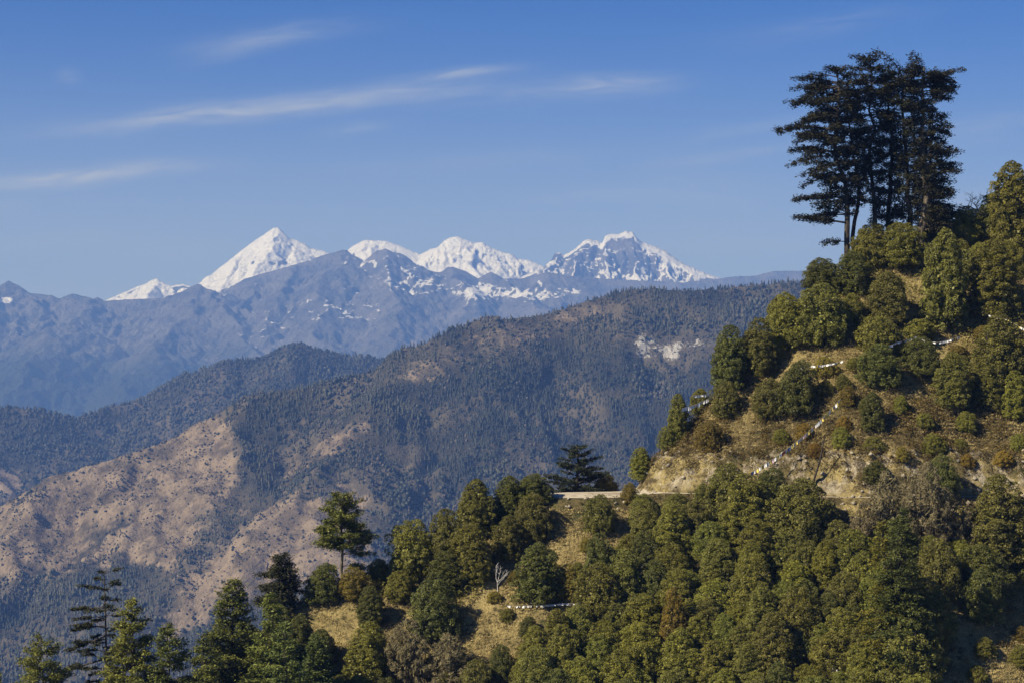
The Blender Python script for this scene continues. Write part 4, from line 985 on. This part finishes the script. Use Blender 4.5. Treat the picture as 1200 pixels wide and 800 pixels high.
pine(1035, 606, 258, 60, 'yellow-green feathery conifer leaning on the dark layered one at lower right', 334, mat='pine', tone=(1.35, 1.2, 0.6), nb=70, dens=11, t0=0.1, rise=0.1, droop=0.3)
for (px, top, base, w, lab, tn) in [(640, 560, 582, 30, 'low dark bush at the left foot of the spreading conifer by the road', DK), (712, 548, 583, 34, 'greyish brown bush at the right foot of the spreading conifer by the road', BR),
                               (738, 566, 590, 22, 'small brown bush at the right end of the road turnout', BR)]:
    put_bush(px, top, base, w, lab, tone=tn, Y=307 if px < 730 else None)

# small leafless tree on the skyline, dead snag, leaning pole, dead branches
def bare_tree(name, base, H, label, cat, seed, mat='bark', spread=0.7, r0=0.12, depth=4, lean=(0, 0)):
    r = np.random.default_rng(seed); tb = Tubes(); br = Tubes()
    def grow(p, d, L, rad, lev):
        q = p + d * L; mid = (p + q) / 2 + r.normal(size=3) * L * 0.06
        (tb if lev == 0 else br).add([p, mid, q], [rad, rad * 0.85, rad * 0.65], 6)
        if lev >= depth: return
        for i in range(3 if lev else 4):
            nd = norm(d * 0.75 + r.normal(size=3) * spread * np.array([1, 1, 0.55]) + np.array([0, 0, 0.12]))
            grow(q if i else p + d * L * 0.75, nd, L * r.uniform(0.55, 0.8), rad * 0.6, lev + 1)
    root = empty(name, base)
    grow(np.array([0, 0, -0.5]), norm(np.array([lean[0], lean[1], 1.0])), H * 0.42, r0, 0)
    link('trunk', tb.mesh('trunk', MAT[mat]), root); link('branch', br.mesh('branch', MAT[mat]), root)
    return tag(root, label, cat)
b = base_at(1147, 349); bare_tree('bare_tree', b, at(1147, 216, 349)[2] - b[2], 'small crooked leafless tree on the skyline right of the dark grove', 'tree', 341, spread=0.8, r0=0.15)
b = hit(583, 672); b[1] -= 3; b[2] = float(hill_h(b[0], b[1])); bare_tree('dead_snag', b, 4.6, 'pale dead snag standing among the trees left of the straw grass', 'dead tree', 342, mat='pale_bark', spread=0.45, r0=0.07, depth=3)
b = hit(972, 780); b[1] -= 5; b[2] = float(hill_h(b[0], b[1])) + 1; bare_tree('dead_stump', b, 5.2, 'pale broken stump poking out of the lower right thicket', 'dead tree', 343, mat='pale_bark', spread=0.3, r0=0.25, depth=1)
b = hit(1165, 735); bare_tree('dead_shrub', b, 4.0, 'pale dead twigs at the edge of the tawny grass bank', 'dead tree', 344, mat='pale_bark', spread=0.9, r0=0.08, depth=3)
p0 = hit(951, 566); p1 = hit(966, 512); tb = Tubes()
p0 = p0 + np.array([0, -0.6, 0]); tip = at(966, 512, p0[1] + 1.0)
tb.add([p0 + np.array([0, 0, -0.4]), (p0 + tip) / 2 + np.array([0.25, 0, -0.1]), tip], [0.17, 0.14, 0.08], 8)
for (t, a) in ((0.45, 0.6), (0.7, -0.7)):
    q = p0 + (tip - p0) * t; tb.add([q, q + np.array([a, -0.2, 0.5])], [0.05, 0.02], 5)
tag(link('leaning_pole', tb.mesh('leaning_pole', mat_bark('charred_wood', (0.015, 0.012, 0.01), (0.05, 0.04, 0.03)))), 'dark thin dead trunk leaning against the scrub above the road', 'pole')

# ------------------------------------------------------------------ prayer flags
FL = {k: mat_plain('flag_' + k, c, 0.9) for k, c in dict(white=(0.82, 0.80, 0.76), yellow=(0.80, 0.62, 0.14), blue=(0.12, 0.20, 0.50), red=(0.55, 0.10, 0.09), green=(0.12, 0.35, 0.16), pink=(0.7, 0.5, 0.52)).items()}
CORD = mat_plain('cord', (0.30, 0.27, 0.22))
def flags(pix, n, size, label, seed, cols, lift=1.2, sag=0.25, fill=0.8, front=1.5):
    r = np.random.default_rng(seed)
    K = []
    for (px, py) in pix:
        h = hit(px, py + 4); K.append(at(px, py, h[1] - front))
    K = np.array(K); L = np.concatenate([[0], np.cumsum(np.linalg.norm(np.diff(K, axis=0), axis=1))])
    u = np.linspace(0, L[-1], n * 2 + 1); P = np.stack([np.interp(u, L, K[:, i]) for i in range(3)], -1)
    for i in range(len(K) - 1):
        m = (u >= L[i]) & (u <= L[i + 1]); f = (u[m] - L[i]) / max(L[i + 1] - L[i], 1e-6); P[m, 2] -= sag * 4 * f * (1 - f)
    root = empty('prayer_flag_string', P[0]); Q = P - P[0]
    tb = Tubes(); tb.add(Q, np.full(len(Q), 0.025), 4); link('cord', tb.mesh('cord', CORD), root)
    for i in range(n):
        if r.uniform() > fill: continue
        a, b = Q[2 * i], Q[2 * i + 2]; h = size * r.uniform(0.75, 1.1); a2 = a + (b - a) * 0.06; b2 = a + (b - a) * 0.94
        sw = np.array([r.uniform(-.12, .12), r.uniform(-.25, .25), 0]); nx_, nz_ = 5, 4; V = []
        for jz in range(nz_):
            for jx in range(nx_):
                f = jx / (nx_ - 1); g_ = jz / (nz_ - 1)
                V.append(a2 + (b2 - a2) * f + sw * g_ + np.array([0, 0.05 * math.sin(f * 7 + i + g_), -h * g_ - 0.02]))
        Fc = [(z * nx_ + x, z * nx_ + x + 1, (z + 1) * nx_ + x + 1, (z + 1) * nx_ + x) for z in range(nz_ - 1) for x in range(nx_ - 1)]
        link('flag', mesh_np('flag', V, np.array(Fc), FL[cols[(i + int(r.integers(0, 2)) * (r.uniform() < .3)) % len(cols)]], smooth=True), root)
    return tag(root, label, 'prayer flags', 'strings of prayer flags on the hillside')
C5 = ['white', 'yellow', 'white', 'pink', 'yellow', 'white', 'white', 'yellow', 'white', 'yellow', 'white', 'blue', 'white', 'yellow', 'red']
W5 = ['white']
flags([(985, 467), (950, 503), (915, 531), (893, 545), (880, 553)], 42, 0.55, 'long string of coloured prayer flags running diagonally down to the rock cutting', 401, C5, sag=0.1, fill=1.0, front=3.6)
flags([(925, 432), (950, 428), (972, 426), (991, 421)], 20, 0.30, 'short white flag string above the dark bush left of the coloured diagonal string', 402, W5 + ['yellow'] + W5 * 2, fill=0.85, front=4.5, sag=0.1)
flags([(1014, 416), (1034, 408), (1050, 401), (1074, 394), (1085, 399), (1100, 401), (1125, 394)], 34, 0.32, 'white flag string draped over two dark bushes in the middle of the upper slope', 403, W5, fill=0.85, front=5.0, sag=0.08)
flags([(799, 478), (818, 472), (834, 464)], 10, 0.55, 'thick faded white rag string slung at the left skyline of the upper slope', 404, W5, fill=1.0, front=3.0, sag=0.1)
flags([(812, 463), (833, 461)], 7, 0.35, 'short straight faded flag string just above the thick rag string', 405, W5, fill=1.0, front=3.0, sag=0.05)
flags([(1158, 369), (1178, 372), (1190, 380), (1203, 386)], 18, 0.34, 'white and yellow flag string at the right edge of the photo', 406, W5 * 2 + ['yellow'], fill=0.85, front=4.0, sag=0.05)
flags([(594, 709), (618, 709), (640, 708), (660, 706), (680, 706), (700, 708)], 40, 0.26, 'long level white flag line low across the straw grass', 407, W5, fill=0.9, front=1.0, sag=0.05)
flags([(668, 716), (682, 713), (698, 709)], 14, 0.20, 'short white flag string branching below the right end of the level white flag line', 408, W5, fill=0.6, front=1.0, sag=0.05)

# ------------------------------------------------------------------ ground cover
def cover_points(n, seed, want):
    r = np.random.default_rng(seed); x = r.uniform(-62, 92, n); y = r.uniform(236, 358, n)
    m = np.abs(x / y) < 0.27; x, y = x[m], y[m]; z = hill_h(x, y); zb = hill_zb(x, y)
    PX = 600 + F * x / y; PY = 430 - F * z / y
    keep = want(x, y, z, zb, PX, PY, r) & (PY < 815) & (PX > 330) & (y < crest(x)[0] + 6); return x[keep], y[keep], z[keep], r
def on_road(zb, x): return (zb > -20.2 + 0.9 * (x > 20)) & (zb < -16.9)
# straw grass
x, y, z, r = cover_points(190000, 501, lambda x, y, z, zb, PX, PY, r: ~on_road(zb, x) & (PY < 820) & ((zb < -21) | (zb > -13.5)) & (r.uniform(size=len(x)) < np.clip(0.65 + 0.9 * fbm(x / 7, y / 7, 3, 201) - 0.25 * ((zb > -15) & (zb < -7)), 0.05, 1)))
nb_ = 9; n = len(x); C = np.repeat(np.stack([x, y, z], -1), nb_, 0) + r.normal(size=(n * nb_, 3)) * np.array([0.22, 0.22, 0.03]); L = r.uniform(0.22, 0.5, n * nb_)
T = norm(r.normal(size=C.shape) * np.array([0.5, 0.5, 0.1]) + np.array([0.1, -0.25, 0.8])); Nn = r.normal(size=C.shape) * 0.5 + np.array([-0.3, -0.8, 0.5])
V, Fc = leaves(C + T * (L * 0.35)[:, None], Nn, L, 0.075, r, T)
gme = mesh_np('grass', V, Fc, MAT['grass']); attr(gme, 'tone', np.repeat(np.clip(0.5 + 0.8 * noise(C[:, 0] / 2.5, C[:, 1] / 2.5, 221) + np.repeat(r.uniform(-.3, .3, n), nb_), 0, 1), 4))
tag(link('grass', gme), 'dry straw-coloured grass covering the open parts of the near hillside', 'grass', kind='stuff')
# green undergrowth between the trees
def inzone(PX, PY, poly):
    c = np.zeros(PX.shape, bool); j = len(poly) - 1
    for i in range(len(poly)):
        xi, yi = poly[i]; xj, yj = poly[j]
        c ^= ((yi > PY) != (yj > PY)) & (PX < (xj - xi) * (PY - yi) / (yj - yi + 1e-9) + xi); j = i
    return c
GREEN = [[(740, 592), (1200, 600), (1200, 700), (1090, 705), (1090, 860), (480, 860), (600, 800), (700, 730), (730, 660)], [(860, 440), (930, 340), (1050, 280), (1210, 200), (1210, 480), (1120, 470), (1130, 330), (1000, 400), (960, 400)], [(330, 860), (330, 740), (420, 770), (480, 860)], [(430, 690), (560, 600), (640, 590), (560, 700), (500, 760)]]
x, y, z, r = cover_points(60000, 503, lambda x, y, z, zb, PX, PY, r: ~on_road(zb, x) & np.any([inzone(PX, PY, q) for q in GREEN], axis=0) & (r.uniform(size=len(x)) < 0.30 + 0.5 * fbm(x / 6, y / 6, 3, 231)))
nb_ = 30; n = len(x); R = np.repeat(r.uniform(0.35, 1.2, n), nb_); d = norm(r.normal(size=(n * nb_, 3)) + np.array([0, 0, 0.5]))
C = np.repeat(np.stack([x, y, z], -1), nb_, 0) + d * R[:, None] * np.array([1, 1, 1.0]) + np.array([0, 0, 0.3])
L = r.uniform(0.2, 0.36, n * nb_); V, Fc = leaves(C, d + r.normal(size=d.shape) * 0.6, L, L * 0.5, r)
ume = mesh_np('undergrowth', V, Fc, MAT['rhodo']); attr(ume, 'tone', np.repeat(r.uniform(0, 1, n), nb_ * 4))
uo = link('undergrowth', ume); uo.color = (1.05, 0.95, 0.7, 1)
tag(uo, 'low green undergrowth knitting the thickets together on the near hillside', 'undergrowth', kind='stuff')
# brownish brush on the slope above the road
BZ = [[(740, 560), (790, 495), (870, 465), (1000, 465), (1205, 470), (1205, 575), (1000, 560), (860, 540)], [(560, 800), (600, 680), (660, 600), (740, 600), (700, 700), (640, 790)], [(1090, 700), (1205, 690), (1205, 815), (1090, 815)], [(880, 450), (1000, 380), (1205, 330), (1205, 470), (900, 480)]]
BD = [0.34, 0.05, 0.16, 0.10]
x, y, z, r = cover_points(26000, 505, lambda x, y, z, zb, PX, PY, r: ~on_road(zb, x) & (r.uniform(size=len(x)) < np.max([inzone(PX, PY, q) * d_ for q, d_ in zip(BZ, BD)], axis=0) * (1.2 + 1.5 * fbm(x / 8, y / 8, 3, 241))))
nb_ = 90; n = len(x); R = np.repeat(r.uniform(0.35, 1.15, n), nb_); d = norm(r.normal(size=(n * nb_, 3)) + np.array([0, 0, 0.5]))
C = np.repeat(np.stack([x, y, z], -1), nb_, 0) + d * (R * r.uniform(0.6, 1.05, n * nb_))[:, None] * np.array([1, 1, 0.9]) + np.array([0, 0, 0.2])
L = r.uniform(0.14, 0.28, n * nb_); V, Fc = leaves(C, d + r.normal(size=d.shape) * 0.6, L, L * 0.5, r)
bme = mesh_np('brush', V, Fc, MAT['rhodo']); attr(bme, 'tone', np.repeat(r.uniform(0, 1, n), nb_ * 4))
bo = link('brush', bme); bo.color = (0.95, 0.72, 0.62, 1)
tag(bo, 'knee-high brownish olive brush tangled over the slope above the road', 'brush', kind='stuff')
# brown scrub
x, y, z, r = cover_points(42000, 502, lambda x, y, z, zb, PX, PY, r: ~on_road(zb, x) & (PY < 830) & (r.uniform(size=len(x)) < np.clip(0.08 + 0.7 * fbm(x / 9, y / 9, 3, 211) + 0.7 * ((zb > -16.0) & (zb < -5) & (PX > 740)) + 0.9 * ((zb > -22) & (zb < -19) & (x > 19)), 0.02, 1)))
nb_ = 34; n = len(x); R = np.repeat(r.uniform(0.25, 1.0, n) ** 1.3 + 0.1, nb_); d = norm(r.normal(size=(n * nb_, 3)) + np.array([0, 0, 0.4]))
C = np.repeat(np.stack([x, y, z], -1), nb_, 0) + d * R[:, None] * np.array([1, 1, 0.8]) + np.array([0, 0, 0.15])
L = r.uniform(0.14, 0.30, n * nb_); V, Fc = leaves(C, d + r.normal(size=d.shape) * 0.6, L, L * 0.45, r)
sme = mesh_np('scrub', V, Fc, MAT['scrub']); attr(sme, 'tone', np.repeat(r.uniform(0, 1, n) ** 1.3, nb_ * 4))
tag(link('scrub', sme), 'low brown dry scrub and bracken covering the slope above and below the road', 'scrub', kind='stuff')

# loose stones at the foot of the cut bank and along the outer edge of the road
x, y, z, r = cover_points(60000, 504, lambda x, y, z, zb, PX, PY, r: (((zb > -17.7) & (zb < -16.6)) | ((zb > -21.4) & (zb < -20.3)) | ((zb > -16.6) & (zb < -13.5) & (r.uniform(size=len(x)) < 0.25))) & (x > 8) & (r.uniform(size=len(x)) < 0.28))
m = M('pale_stones'); st = m.base(m.mix(m.noise(1.3, 3), (0.14, 0.115, 0.08), (0.46, 0.41, 0.32)))
n = len(x); so = forest('rubble', np.stack([x, y, z - 0.08], -1), r.uniform(0.2, 0.75, n) ** 1.4 + 0.1, np.full(n, 1.4), r.integers(3, 5, n), st)
tag(so, 'pale loose stones and rubble along the road and its rocky cut bank', 'rubble', kind='stuff')
